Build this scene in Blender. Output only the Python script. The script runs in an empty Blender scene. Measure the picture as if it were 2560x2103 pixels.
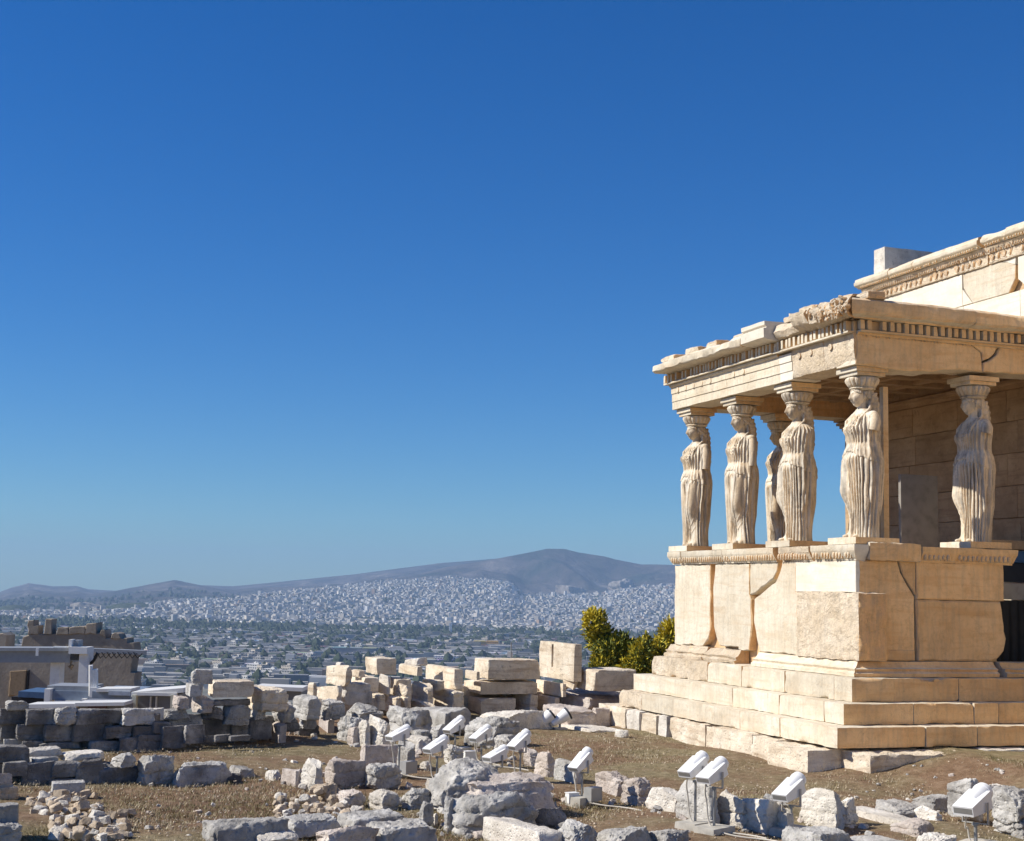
import bpy, bmesh, math, random
import numpy as np
from mathutils import Vector, Matrix
SC = bpy.context.scene
COL = SC.collection
rad = math.radians
rnd = random.Random(7)

# ------------------------------------------------------------------ camera, sky, sun, exposure
CAM = np.array([15.959, -10.363, -0.357])
YAW, PITCH, ROLL, FPX = 0.340, 0.119, 0.022, 3600.0
PW, PH = 2560.0, 2103.0
F = np.array([-math.cos(YAW)*math.cos(PITCH), math.sin(YAW)*math.cos(PITCH), math.sin(PITCH)])
R0 = np.array([math.sin(YAW), math.cos(YAW), 0.0])
U0 = np.cross(R0, F)
R = math.cos(ROLL)*R0 + math.sin(ROLL)*U0
U = -math.sin(ROLL)*R0 + math.cos(ROLL)*U0
FH = np.array([-math.cos(YAW), math.sin(YAW), 0.0])
cd = bpy.data.cameras.new('camera'); cam = bpy.data.objects.new('camera', cd); COL.objects.link(cam)
cd.sensor_fit = 'HORIZONTAL'; cd.sensor_width = 36.0; cd.lens = 36.0*FPX/PW
cd.clip_start = 0.1; cd.clip_end = 60000
M = Matrix(((R[0], U[0], -F[0], CAM[0]), (R[1], U[1], -F[1], CAM[1]), (R[2], U[2], -F[2], CAM[2]), (0, 0, 0, 1)))
cam.matrix_world = M
SC.camera = cam

SUN_EL, SUN_AZ = rad(39), rad(195)          # azimuth clockwise from north (+y)
wd = bpy.data.worlds.new('World'); SC.world = wd; wd.use_nodes = True
nt = wd.node_tree
sky = nt.nodes.new('ShaderNodeTexSky'); sky.sky_type = 'NISHITA'; sky.sun_disc = False
sky.sun_elevation = SUN_EL; sky.sun_rotation = SUN_AZ
sky.altitude = 200; sky.air_density = 1.0; sky.dust_density = 0.05; sky.ozone_density = 4.5
hs = nt.nodes.new('ShaderNodeHueSaturation'); hs.inputs['Saturation'].default_value = 1.34
nt.links.new(sky.outputs[0], hs.inputs['Color'])
tint = nt.nodes.new('ShaderNodeMix'); tint.data_type = 'RGBA'; tint.blend_type = 'MULTIPLY'; tint.inputs[0].default_value = 1.0; tint.inputs[7].default_value = (0.56, 0.885, 1.20, 1)   # white balance of the sky
nt.links.new(hs.outputs[0], tint.inputs[6]); nt.links.new(tint.outputs[2], nt.nodes['Background'].inputs[0])
nt.nodes['Background'].inputs[1].default_value = 0.072
sl = bpy.data.lights.new('sun', 'SUN'); sl.energy = 5.0; sl.angle = rad(0.5); sl.color = (1.0, 0.945, 0.84)
so = bpy.data.objects.new('sun', sl); COL.objects.link(so)
sdir = Vector((math.sin(SUN_AZ)*math.cos(SUN_EL), math.cos(SUN_AZ)*math.cos(SUN_EL), math.sin(SUN_EL)))
so.rotation_euler = sdir.to_track_quat('Z', 'Y').to_euler()
vs = SC.view_settings; vs.view_transform = 'Standard'; vs.look = 'None'; vs.exposure = 0.30; vs.gamma = 1.0
SC.cycles.max_bounces = 8; SC.cycles.volume_bounces = 0; SC.cycles.diffuse_bounces = 5
SC.cycles.use_denoising = True

# ------------------------------------------------------------------ pixel helpers (photo pixels -> places in the world)
def ray(px, py):
    return F + R*(px-PW/2)/FPX - U*(py-PH/2)/FPX
def at(px, py, d):
    return CAM + ray(px, py)*d
def smooth(a, b, x):
    t = np.clip((np.asarray(x, float)-a)/(b-a), 0, 1); return t*t*(3-2*t)
def depth_of(P):
    return (np.asarray(P)-CAM) @ F
def hor(px):
    return 1454+56*px/2560.0
def lim_depth(lat):                       # how far the flat terrace reaches before the hill falls away
    return np.interp(lat, [-7, -2.5, 1.0, 4, 12], [22, 23.5, 30, 36, 60])
def gz(x, y):
    x = np.asarray(x, float); y = np.asarray(y, float)
    z = -2.42 + 0.27*smooth(-0.9, 0.8, y)*smooth(-0.2, 0.7, x)
    z = z + 0.03*np.sin(x*0.9+1.3)*np.cos(y*1.1) + 0.02*np.sin(x*2.3+y*1.7)
    dx, dy = x-CAM[0], y-CAM[1]
    lat = dx*R0[0]+dy*R0[1]; dep = dx*FH[0]+dy*FH[1]
    over = dep-lim_depth(lat)
    z = z - 3.6*smooth(0, 7, over) - 3.0*smooth(15, 60, over)
    return z
def on_ground(px, py):
    d = ray(px, py); t = 5.0
    for _ in range(60):
        P = CAM+d*t; g = float(gz(P[0], P[1])); t += (P[2]-g)/max(1e-6, -d[2])*0.7
        t = min(max(t, 3), 60)
    return CAM+d*t
def gdepth(px, py):
    return float(depth_of(on_ground(px, py)))

# ------------------------------------------------------------------ noise
def _h(ix, iy, iz, s):
    n = (ix.astype(np.uint32)*np.uint32(374761393)) ^ (iy.astype(np.uint32)*np.uint32(668265263)) ^ (iz.astype(np.uint32)*np.uint32(2246822519)) ^ np.uint32((s*3266489917) & 0xffffffff)
    n = (n ^ (n >> np.uint32(13)))*np.uint32(1274126177); n = n ^ (n >> np.uint32(16))
    return (n & np.uint32(0xffff)).astype(float)/65535.0
def noise(P, s=0):
    P = np.asarray(P, float); i = np.floor(P).astype(np.int64); f = P-i; u = f*f*(3-2*f)
    r = 0
    for a in (0, 1):
        for b in (0, 1):
            for c in (0, 1):
                w = (u[..., 0] if a else 1-u[..., 0])*(u[..., 1] if b else 1-u[..., 1])*(u[..., 2] if c else 1-u[..., 2])
                r = r + w*_h(i[..., 0]+a, i[..., 1]+b, i[..., 2]+c, s)
    return r*2-1
def fbm(P, s=0, o=4):
    r = 0; a = 0.5
    for k in range(o):
        r = r + a*noise(np.asarray(P)*2**k+k*17.3, s+k); a *= 0.5
    return r

# ------------------------------------------------------------------ objects
def tag(o, label=None, cat=None, group=None, kind=None):
    if label: o['label'] = label
    if cat: o['category'] = cat
    if group: o['group'] = group
    if kind: o['kind'] = kind
    return o
def empty(name, loc=(0, 0, 0), rz=0.0):
    o = bpy.data.objects.new(name, None); COL.objects.link(o); o.location = loc; o.rotation_euler = (0, 0, rz); o.empty_display_size = 0.2
    return o
class MB:
    """collects vertices and faces for ONE mesh"""
    def __init__(s): s.v = []; s.f = []; s.n = 0; s.mi = []
    def add(s, V, Fs, mi=0):
        V = np.asarray(V, float).reshape(-1, 3); s.v.append(V)
        for f in Fs: s.f.append([int(i)+s.n for i in f]); s.mi.append(mi)
        s.n += len(V)
        return s
    def box(s, c, d, rot=None, mi=0):
        c = np.asarray(c, float); h = np.asarray(d, float)/2
        V = np.array([[x, y, z] for z in (-1, 1) for y in (-1, 1) for x in (-1, 1)])*h
        if rot is not None: V = V @ np.asarray(rot).T
        return s.add(V+c, [(0, 2, 3, 1), (4, 5, 7, 6), (0, 1, 5, 4), (2, 6, 7, 3), (0, 4, 6, 2), (1, 3, 7, 5)], mi)
    def tube(s, pts, r, n=10, mi=0, caps=True):
        pts = [np.asarray(p, float) for p in pts]; k = len(pts)
        r = [r]*k if np.isscalar(r) else list(r)
        V = []; up = None
        for i, p in enumerate(pts):
            t = pts[min(i+1, k-1)]-pts[max(i-1, 0)]; t = t/(np.linalg.norm(t)+1e-9)
            if up is None: up = np.array([0, 0, 1.0]) if abs(t[2]) < .9 else np.array([1.0, 0, 0])
            a = np.cross(up, t); a /= np.linalg.norm(a)+1e-9; b = np.cross(t, a); up = b
            for j in range(n):
                th = 2*math.pi*j/n; V.append(p+r[i]*(math.cos(th)*a+math.sin(th)*b))
        Fs = [(i*n+j, i*n+(j+1) % n, (i+1)*n+(j+1) % n, (i+1)*n+j) for i in range(k-1) for j in range(n)]
        if caps: Fs += [tuple(range(n-1, -1, -1)), tuple(range((k-1)*n, k*n))]
        return s.add(V, Fs, mi)
    def lathe(s, prof, c=(0, 0, 0), n=24, mi=0, mod=None):
        V = []; k = len(prof)
        for (r, z) in prof:
            for j in range(n):
                th = 2*math.pi*j/n; rr = r*(mod(th, z) if mod else 1); V.append((c[0]+rr*math.cos(th), c[1]+rr*math.sin(th), c[2]+z))
        Fs = [(i*n+j, i*n+(j+1) % n, (i+1)*n+(j+1) % n, (i+1)*n+j) for i in range(k-1) for j in range(n)]
        Fs += [tuple(range(n-1, -1, -1)), tuple(range((k-1)*n, k*n))]
        return s.add(V, Fs, mi)
    def ell(s, c, r, n=12, m=8, mi=0):
        V = [(c[0], c[1], c[2]-r[2])]
        for i in range(1, m):
            ph = math.pi*i/m
            for j in range(n):
                th = 2*math.pi*j/n; V.append((c[0]+r[0]*math.sin(ph)*math.cos(th), c[1]+r[1]*math.sin(ph)*math.sin(th), c[2]-r[2]*math.cos(ph)))
        V.append((c[0], c[1], c[2]+r[2])); L = len(V)-1
        Fs = [(0, 1+(j+1) % n, 1+j) for j in range(n)]
        for i in range(m-2):
            Fs += [(1+i*n+j, 1+i*n+(j+1) % n, 1+(i+1)*n+(j+1) % n, 1+(i+1)*n+j) for j in range(n)]
        Fs += [(L, 1+(m-2)*n+j, 1+(m-2)*n+(j+1) % n) for j in range(n)]
        return s.add(V, Fs, mi)
    def mesh(s, name, mats, smooth=True, angle=40):
        me = bpy.data.meshes.new(name)
        V = np.concatenate(s.v) if s.v else np.zeros((0, 3))
        me.from_pydata(V.tolist(), [], s.f)
        for m in (mats if isinstance(mats, (list, tuple)) else [mats]): me.materials.append(m)
        if any(s.mi): me.polygons.foreach_set('material_index', s.mi)
        me.update()
        if smooth:
            me.polygons.foreach_set('use_smooth', [True]*len(me.polygons))
            me.set_sharp_from_angle(angle=rad(angle))
        return me
    def build(s, name, mats, parent=None, smooth=True, angle=40, loc=(0, 0, 0), rot=None):
        o = bpy.data.objects.new(name, s.mesh(name, mats, smooth, angle)); COL.objects.link(o)
        if parent is not None: o.parent = parent
        o.location = loc
        if rot is not None: o.rotation_euler = rot
        return o

_gcache = {}
def boxgrid(nx, ny, nz):
    k = (nx, ny, nz)
    if k in _gcache: return _gcache[k]
    idx = {}; V = []; Fs = []
    def vid(i, j, l):
        q = (i, j, l)
        if q not in idx: idx[q] = len(V); V.append((2*i/nx-1, 2*j/ny-1, 2*l/nz-1))
        return idx[q]
    for i in range(nx):
        for j in range(ny):
            Fs.append((vid(i, j, 0), vid(i, j+1, 0), vid(i+1, j+1, 0), vid(i+1, j, 0)))
            Fs.append((vid(i, j, nz), vid(i+1, j, nz), vid(i+1, j+1, nz), vid(i, j+1, nz)))
    for i in range(nx):
        for l in range(nz):
            Fs.append((vid(i, 0, l), vid(i+1, 0, l), vid(i+1, 0, l+1), vid(i, 0, l+1)))
            Fs.append((vid(i, ny, l), vid(i, ny, l+1), vid(i+1, ny, l+1), vid(i+1, ny, l)))
    for j in range(ny):
        for l in range(nz):
            Fs.append((vid(0, j, l), vid(0, j, l+1), vid(0, j+1, l+1), vid(0, j+1, l)))
            Fs.append((vid(nx, j, l), vid(nx, j+1, l), vid(nx, j+1, l+1), vid(nx, j, l+1)))
    _gcache[k] = (np.array(V), Fs); return _gcache[k]
def wbox(dims, res=0.06, rmin=0.006, rvar=0.03, amp=0.004, seed=0, chips=1.0, nmax=40):
    """a worn stone block: box with chipped, rounded edges and an uneven skin, centred at the origin"""
    d = np.asarray(dims, float); n = [int(min(nmax, max(3, round(q/res)))) for q in d]
    V, Fs = boxgrid(*n); h = d/2
    # pull grid lines towards the edges so that the arrises stay crisp
    P = np.sign(V)*np.abs(V)**0.8*h
    off = np.array([seed*7.13, seed*3.7, seed*1.9])
    q = np.clip(fbm(P*5+off, 3, 3)*1.6-0.15, 0, 1)*chips
    r = rmin+rvar*q; r = np.minimum(r, 0.48*d.min())[:, None]
    c = np.clip(P, -(h-r), h-r); v = P-c; L = np.linalg.norm(v, axis=1, keepdims=True)
    nn = np.where(L > 1e-9, v/np.maximum(L, 1e-9), 0)
    Q = np.where(L > 1e-9, c+r*nn, P)
    nrm = Q/h; nrm = np.sign(nrm)*np.abs(nrm)**6; nrm /= np.linalg.norm(nrm, axis=1, keepdims=True)+1e-9
    Q = Q+nrm*(fbm(P*9+off, 5, 3)*amp*2)[:, None]
    return Q, Fs
def rockmesh(w, d, h, style, seed):
    """rubble: 'm' squared marble block, 'b' rough-hewn block, 'r' boulder, 's' flat slab, 'c' cobble"""
    rr = random.Random(seed*13+5); md = min(w, d, h); big = max(w, d, h)
    par = {'m': (0.03, 0.13, 0.05, 5, 0.86), 'b': (0.07, 0.22, 0.075, 8, 0.76), 'r': (0.10, 0.22, 0.095, 15, 0.62), 's': (0.12, 0.28, 0.13, 9, 0.72), 'c': (0.12, 0.2, 0.10, 9, 0.58)}[style]
    res = big/(9 if style == 'c' else 34)
    n = [int(min(9 if style == 'c' else 34, max(4, round(q/res)))) for q in (w, d, h)]
    V, Fs = boxgrid(*n); hh = np.array([w, d, h])/2
    off = np.array([seed*5.31, seed*2.17, seed*3.3])
    P = np.sign(V)*np.abs(V)**0.85*hh
    sk = {'m': 0.0, 'b': .10, 'r': .26, 's': .14, 'c': .2}[style]; uz = V[:, 2]
    P[:, 0] *= 1-sk*rr.uniform(-.2, 1)*(uz+1)/2; P[:, 1] *= 1-sk*rr.uniform(-.2, 1)*(uz+1)/2
    P[:, 2] += (sk*.55*d*rr.uniform(-1, 1)*V[:, 1]+sk*.45*h*rr.uniform(-1, 1)*V[:, 0])*(uz > 0)*uz
    P += np.stack([fbm(V*.9+off+s_, 12, 2) for s_ in (0, 31, 62)], 1)*np.array([w, d, h])*sk*.6
    r = np.minimum(md*(par[0]+par[1]*np.clip(fbm(V*1.7+off, 2, 2)*1.5, -.3, 1)), .49*md)[:, None]; r = np.maximum(r, .02*md)
    B0 = V*hh; c = np.clip(B0, -(hh-r), hh-r); v = B0-c; L = np.linalg.norm(v, axis=1, keepdims=True); nn = v/np.maximum(L, 1e-9)
    Q = P+np.where(L > 1e-9, c+r*nn-B0, 0)
    for k in range(par[3]):
        nv = np.array([rr.uniform(-1, 1), rr.uniform(-1, 1), rr.uniform(-0.45, 1.1)])/np.array([w, d, h])*md if style != 'c' else np.array([rr.uniform(-1, 1), rr.uniform(-1, 1), rr.uniform(-1, 1)]); nv /= np.linalg.norm(nv)+1e-9
        s = float(np.abs(nv) @ hh)*rr.uniform(par[4], 0.97)
        t = Q @ nv-s; t = np.where(t > 0, t*(0.93+0.1*noise(Q/big*9+off, 9)), 0)
        Q = Q-nv*t[:, None]
    nrm = Q/hh; nrm /= np.linalg.norm(nrm, axis=1, keepdims=True)+1e-9
    a = par[2]*md
    f1 = fbm(Q/big*3.2+off, 1, 3); f2 = fbm(Q/big*10+off, 4, 3)
    f2 = np.abs(f2)*2-0.4 if style in 'rbsc' else f2
    Q = Q+nrm*(a*1.1*f1-a*0.75*f2)[:, None]
    f3 = fbm(Q/big*24+off, 6, 2); Q = Q+nrm*(a*(.55 if style != 'c' else .2)*(f3-.25*np.abs(f3)))[:, None]
    if style in 'rb':           # a few broken bedding cracks
        zc = fbm(Q/big*2+off, 8, 2)*h*0.25+Q[:, 2]
        g = np.exp(-((zc-h*rr.uniform(-.25, .25))/(0.03*h))**2)+np.exp(-((zc-h*rr.uniform(-.4, .4))/(0.025*h))**2)
        Q = Q-nrm*(g*a*0.9*(np.abs(nrm[:, 2:3].ravel()) < .8))[:, None]
    return Q, Fs

# ------------------------------------------------------------------ materials
def N(nt, t, **kw):
    n = nt.nodes.new(t)
    for k, v in kw.items():
        if k in ('op',): n.operation = v
        elif hasattr(n, k) and k not in n.inputs: setattr(n, k, v)
        else: n.inputs[k].default_value = v
    return n
def ramp(nt, fac, stops):
    r = nt.nodes.new('ShaderNodeValToRGB'); e = r.color_ramp.elements
    while len(e) < len(stops): e.new(0.5)
    for i, (p, c) in enumerate(stops):
        e[i].position = p; e[i].color = tuple(c)+(1,) if len(c) == 3 else c
    nt.links.new(fac, r.inputs[0]); return r.outputs[0]
def mix(nt, fac, a, b, mode='MIX'):
    m = nt.nodes.new('ShaderNodeMix'); m.data_type = 'RGBA'; m.blend_type = mode
    for sck, v in ((m.inputs[0], fac), (m.inputs[6], a), (m.inputs[7], b)):
        if hasattr(v, 'node'): nt.links.new(v, sck)
        elif isinstance(v, (int, float)): sck.default_value = v
        else: sck.default_value = tuple(v)+(1,)
    return m.outputs[2]
def newmat(name, rough=0.85, spec=0.3):
    m = bpy.data.materials.new(name); m.use_nodes = True; nt = m.node_tree; b = nt.nodes['Principled BSDF']
    b.inputs['Roughness'].default_value = rough; b.inputs['Specular IOR Level'].default_value = spec
    return m, nt, b
def plain(name, col, rough=0.6, metal=0.0, var=0.12, scale=8.0, spec=0.4):
    m, nt, b = newmat(name, rough, spec); b.inputs['Metallic'].default_value = metal
    tc = N(nt, 'ShaderNodeTexCoord'); n = N(nt, 'ShaderNodeTexNoise', Scale=scale, Detail=6.0); nt.links.new(tc.outputs['Object'], n.inputs['Vector'])
    c2 = tuple(max(0, q*(1-var*2)) for q in col); c3 = tuple(min(1, q*(1+var)) for q in col)
    nt.links.new(ramp(nt, n.outputs['Fac'], [(0.3, c2), (0.5, col), (0.75, c3)]), b.inputs['Base Color'])
    return m
def stone(name, lo, mid, hi, stain=(0.12, 0.11, 0.10), stain_amt=0.35, vein=None, scale=1.0, bump=0.35, bscale=1.0, tint=0.18, rough=0.9, pit=0.0, east_shade=None, crack=0.0, streak=0.0):
    """weathered stone: broad tone patches, fine grain, dark lichen stains, optional drawn-out veins, per-block tint"""
    m, nt, b = newmat(name, rough, 0.25); L = nt.links.new
    geo = N(nt, 'ShaderNodeNewGeometry'); oi = N(nt, 'ShaderNodeObjectInfo')
    add = N(nt, 'ShaderNodeVectorMath', op='ADD'); L(geo.outputs['Position'], add.inputs[0])
    sc = N(nt, 'ShaderNodeVectorMath', op='SCALE'); sc.inputs[3].default_value = 7.0
    cmb = N(nt, 'ShaderNodeCombineXYZ'); L(oi.outputs['Random'], cmb.inputs[0]); L(oi.outputs['Random'], cmb.inputs[2]); L(cmb.outputs[0], sc.inputs[0]); L(sc.outputs[0], add.inputs[1])
    P = add.outputs[0]
    n1 = N(nt, 'ShaderNodeTexNoise', Scale=2.2*scale, Detail=8.0, Roughness=0.62); L(P, n1.inputs['Vector'])
    n2 = N(nt, 'ShaderNodeTexNoise', Scale=26.0*scale, Detail=6.0, Roughness=0.7); L(P, n2.inputs['Vector'])
    n3 = N(nt, 'ShaderNodeTexNoise', Scale=5.5*scale, Detail=10.0, Roughness=0.7); L(P, n3.inputs['Vector'])
    c = ramp(nt, n1.outputs['Fac'], [(0.30, lo), (0.5, mid), (0.68, hi)])
    g = ramp(nt, n2.outputs['Fac'], [(0.25, (0.74, 0.74, 0.74)), (0.45, (1, 1, 1)), (0.8, (1.15, 1.15, 1.15))])
    c = mix(nt, 0.75, c, g, 'MULTIPLY')
    hgt = n3.outputs['Fac']
    if vein:
        mp = N(nt, 'ShaderNodeMapping'); mp.inputs['Scale'].default_value = (0.9, 0.9, 9.0); mp.inputs['Rotation'].default_value = (0.12, 0.1, 0.3); L(P, mp.inputs['Vector'])
        nv = N(nt, 'ShaderNodeTexNoise', Scale=1.4, Detail=7.0, Roughness=0.6, Distortion=0.6); L(mp.outputs[0], nv.inputs['Vector'])
        c = mix(nt, ramp(nt, nv.outputs['Fac'], [(0.50, (0, 0, 0)), (0.72, (0.8, 0.8, 0.8))]), c, vein)
    st = ramp(nt, n3.outputs['Fac'], [(0.56, (0, 0, 0)), (0.70, (stain_amt,)*3)])
    c = mix(nt, st, c, stain)
    if crack:                 # thin flaking cracks
        nc = N(nt, 'ShaderNodeTexNoise', Scale=1.9*scale, Detail=5.0, Roughness=0.55, Distortion=0.9); L(P, nc.inputs['Vector'])
        ck = ramp(nt, nc.outputs['Fac'], [(0.472, (0, 0, 0)), (0.480, (crack,)*3), (0.484, (crack,)*3), (0.492, (0, 0, 0))]); c = mix(nt, ck, c, tuple(q*.45 for q in stain))
    if east_shade:                # warm shade tone of east-facing surfaces, painted into the base colour
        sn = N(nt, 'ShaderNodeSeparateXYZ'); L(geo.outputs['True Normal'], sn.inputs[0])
        c = mix(nt, ramp(nt, sn.outputs[0], [(0.35, (0, 0, 0)), (0.75, (1, 1, 1))]), c, mix(nt, 1.0, c, east_shade, 'MULTIPLY'))
    if tint:
        tr = ramp(nt, oi.outputs['Random'], [(0.0, (1-tint, 1-tint*1.05, 1-tint*1.1)), (0.5, (1, 1, 1)), (1.0, (1+tint*.5, 1+tint*.42, 1+tint*.3))])
        c = mix(nt, 1.0, c, tr, 'MULTIPLY')
    L(c, b.inputs['Base Color'])
    if streak:                # rain-washed streaks of grey-brown weathering
        ms = N(nt, 'ShaderNodeMapping'); ms.inputs['Scale'].default_value = (9.0, 9.0, 1.1); L(P, ms.inputs['Vector'])
        ns = N(nt, 'ShaderNodeTexNoise', Scale=1.6, Detail=6.0, Roughness=0.6); L(ms.outputs[0], ns.inputs['Vector']); c = mix(nt, ramp(nt, ns.outputs['Fac'], [(0.46, (0, 0, 0)), (0.66, (streak,)*3)]), c, (0.27, 0.24, 0.20))
    L(c, b.inputs['Base Color'])
    bp = N(nt, 'ShaderNodeBump', Strength=bump, Distance=0.03*bscale)
    ma = N(nt, 'ShaderNodeMath', op='MULTIPLY_ADD'); L(n2.outputs['Fac'], ma.inputs[0]); ma.inputs[1].default_value = 0.35; L(n3.outputs['Fac'], ma.inputs[2])
    hh = ma.outputs[0]
    if pit:
        vo = N(nt, 'ShaderNodeTexVoronoi', Scale=16.0*scale); L(P, vo.inputs['Vector'])
        pm = N(nt, 'ShaderNodeMath', op='MULTIPLY_ADD'); L(ramp(nt, vo.outputs['Distance'], [(0.05, (0, 0, 0)), (0.32, (1, 1, 1))]), pm.inputs[0]); pm.inputs[1].default_value = pit; L(hh, pm.inputs[2]); hh = pm.outputs[0]
    if crack:
        cm_ = N(nt, 'ShaderNodeMath', op='MULTIPLY_ADD'); L(ck, cm_.inputs[0]); cm_.inputs[1].default_value = -1.0; L(hh, cm_.inputs[2]); hh = cm_.outputs[0]
    L(hh, bp.inputs['Height']); L(bp.outputs[0], b.inputs['Normal'])
    return m
MT = {}
MT['marble'] = stone('pentelic_marble', (0.58, 0.49, 0.36), (0.67, 0.595, 0.465), (0.74, 0.68, 0.56), stain=(0.50, 0.36, 0.22), stain_amt=0.45, vein=(0.60, 0.47, 0.32), scale=0.7, bump=0.45, bscale=1.6, tint=0.12, east_shade=(1.26, 0.92, 0.58), crack=0.12, streak=0.22)
MT['warm_shade'] = stone('warm_shade_marble', (0.56, 0.37, 0.20), (0.68, 0.47, 0.27), (0.74, 0.54, 0.34), stain=(0.40, 0.24, 0.12), stain_amt=0.4, vein=(0.50, 0.33, 0.18), scale=0.8, bump=0.25, tint=0.08)  # orange copy of the marble, warm tone of shaded faces painted in
MT['rough_marble'] = stone('battered_marble', (0.60, 0.48, 0.33), (0.70, 0.58, 0.43), (0.77, 0.67, 0.53), stain=(0.40, 0.28, 0.17), stain_amt=0.5, scale=0.9, bump=0.8, bscale=2.8, tint=0.10, east_shade=(1.26, 0.92, 0.58), crack=0.10, streak=0.26)
MT['white_marble'] = stone('restored_marble', (0.66, 0.60, 0.49), (0.72, 0.66, 0.555), (0.77, 0.72, 0.62), stain=(0.6, 0.5, 0.38), stain_amt=0.25, vein=(0.66, 0.56, 0.42), scale=0.6, bump=0.1, tint=0.05)
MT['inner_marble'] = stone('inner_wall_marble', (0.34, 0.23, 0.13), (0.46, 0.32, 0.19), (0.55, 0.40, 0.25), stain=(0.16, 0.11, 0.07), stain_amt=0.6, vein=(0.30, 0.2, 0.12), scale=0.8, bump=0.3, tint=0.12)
MT['statue'] = stone('statue_marble', (0.57, 0.48, 0.36), (0.71, 0.625, 0.50), (0.80, 0.725, 0.60), stain=(0.34, 0.27, 0.19), stain_amt=0.6, scale=1.6, streak=0.8, east_shade=(1.05, 0.92, 0.76), bump=0.5, bscale=0.6, tint=0.06)
MT['cream'] = stone('cream_block_stone', (0.56, 0.46, 0.34), (0.73, 0.63, 0.49), (0.82, 0.74, 0.61), stain=(0.22, 0.17, 0.12), stain_amt=0.6, vein=(0.44, 0.32, 0.21), scale=1.3, bump=0.8, bscale=1.3, tint=0.12, pit=0.30)
MT['grey'] = stone('grey_limestone', (0.25, 0.235, 0.215), (0.46, 0.44, 0.408), (0.62, 0.60, 0.565), stain=(0.17, 0.165, 0.16), stain_amt=0.7, scale=1.6, bump=0.8, bscale=1.3, tint=0.16, pit=0.3)
MT['dark'] = stone('dark_limestone', (0.12, 0.112, 0.105), (0.21, 0.198, 0.186), (0.42, 0.405, 0.385), stain=(0.07, 0.068, 0.065), stain_amt=0.7, scale=1.6, bump=0.8, bscale=1.3, tint=0.2, pit=0.3)
MT['pink'] = stone('pinkish_breccia', (0.40, 0.335, 0.285), (0.57, 0.495, 0.435), (0.70, 0.63, 0.565), stain=(0.2, 0.15, 0.13), stain_amt=0.6, scale=1.8, bump=0.8, bscale=1.3, tint=0.14, pit=0.3)
MT['pale'] = stone('pale_limestone', (0.48, 0.435, 0.375), (0.66, 0.61, 0.535), (0.78, 0.735, 0.66), stain=(0.2, 0.18, 0.16), stain_amt=0.65, scale=1.7, bump=0.8, bscale=1.3, tint=0.12, pit=0.3)
MT['tan'] = stone('tan_rubble', (0.36, 0.28, 0.20), (0.52, 0.42, 0.31), (0.64, 0.54, 0.42), stain=(0.2, 0.15, 0.11), stain_amt=0.5, scale=2.5, bump=0.8, tint=0.22)
MT['ruin'] = stone('ruin_wall_stone', (0.22, 0.185, 0.145), (0.31, 0.265, 0.21), (0.39, 0.335, 0.27), stain=(0.13, 0.1, 0.08), stain_amt=0.4, scale=0.35, bump=0.5, bscale=3.0, tint=0.04)
MT['lamp'] = plain('white_lamp_paint', (0.80, 0.79, 0.77), rough=0.45, var=0.03)
MT['glass'] = plain('lamp_lens', (0.05, 0.05, 0.055), rough=0.1, var=0.02)
MT['steel'] = plain('galvanised_steel', (0.34, 0.335, 0.32), rough=0.5, metal=0.5, var=0.1)
MT['bracket'] = plain('grey_bracket_paint', (0.36, 0.35, 0.33), rough=0.5, var=0.08)
MT['cable'] = plain('pale_cable', (0.55, 0.5, 0.42), rough=0.6, var=0.1)
MT['concrete'] = plain('concrete', (0.48, 0.45, 0.39), rough=0.9, var=0.15)

# ------------------------------------------------------------------ ground, plain, hills
def polar_sheet(name, mat, rs, angs, zf, closed=False):
    A, Rr = np.meshgrid(angs, rs)
    X = CAM[0]+Rr*(np.cos(A)*FH[0]+np.sin(A)*R0[0]); Y = CAM[1]+Rr*(np.cos(A)*FH[1]+np.sin(A)*R0[1])
    Z = zf(X, Y, A, Rr); n = len(angs); V = np.stack([X, Y, Z], -1).reshape(-1, 3)
    i, j = np.meshgrid(np.arange(len(rs)-1), np.arange(n if closed else n-1), indexing='ij'); j2 = (j+1) % n
    Q = np.stack([i*n+j, i*n+j2, (i+1)*n+j2, (i+1)*n+j], -1).reshape(-1, 4)[:, ::-1]
    me = bpy.data.meshes.new(name); me.from_pydata(V.tolist(), [], Q.tolist()); me.materials.append(mat)
    me.polygons.foreach_set('use_smooth', [True]*len(me.polygons)); me.update()
    o = bpy.data.objects.new(name, me); COL.objects.link(o); return o
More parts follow.
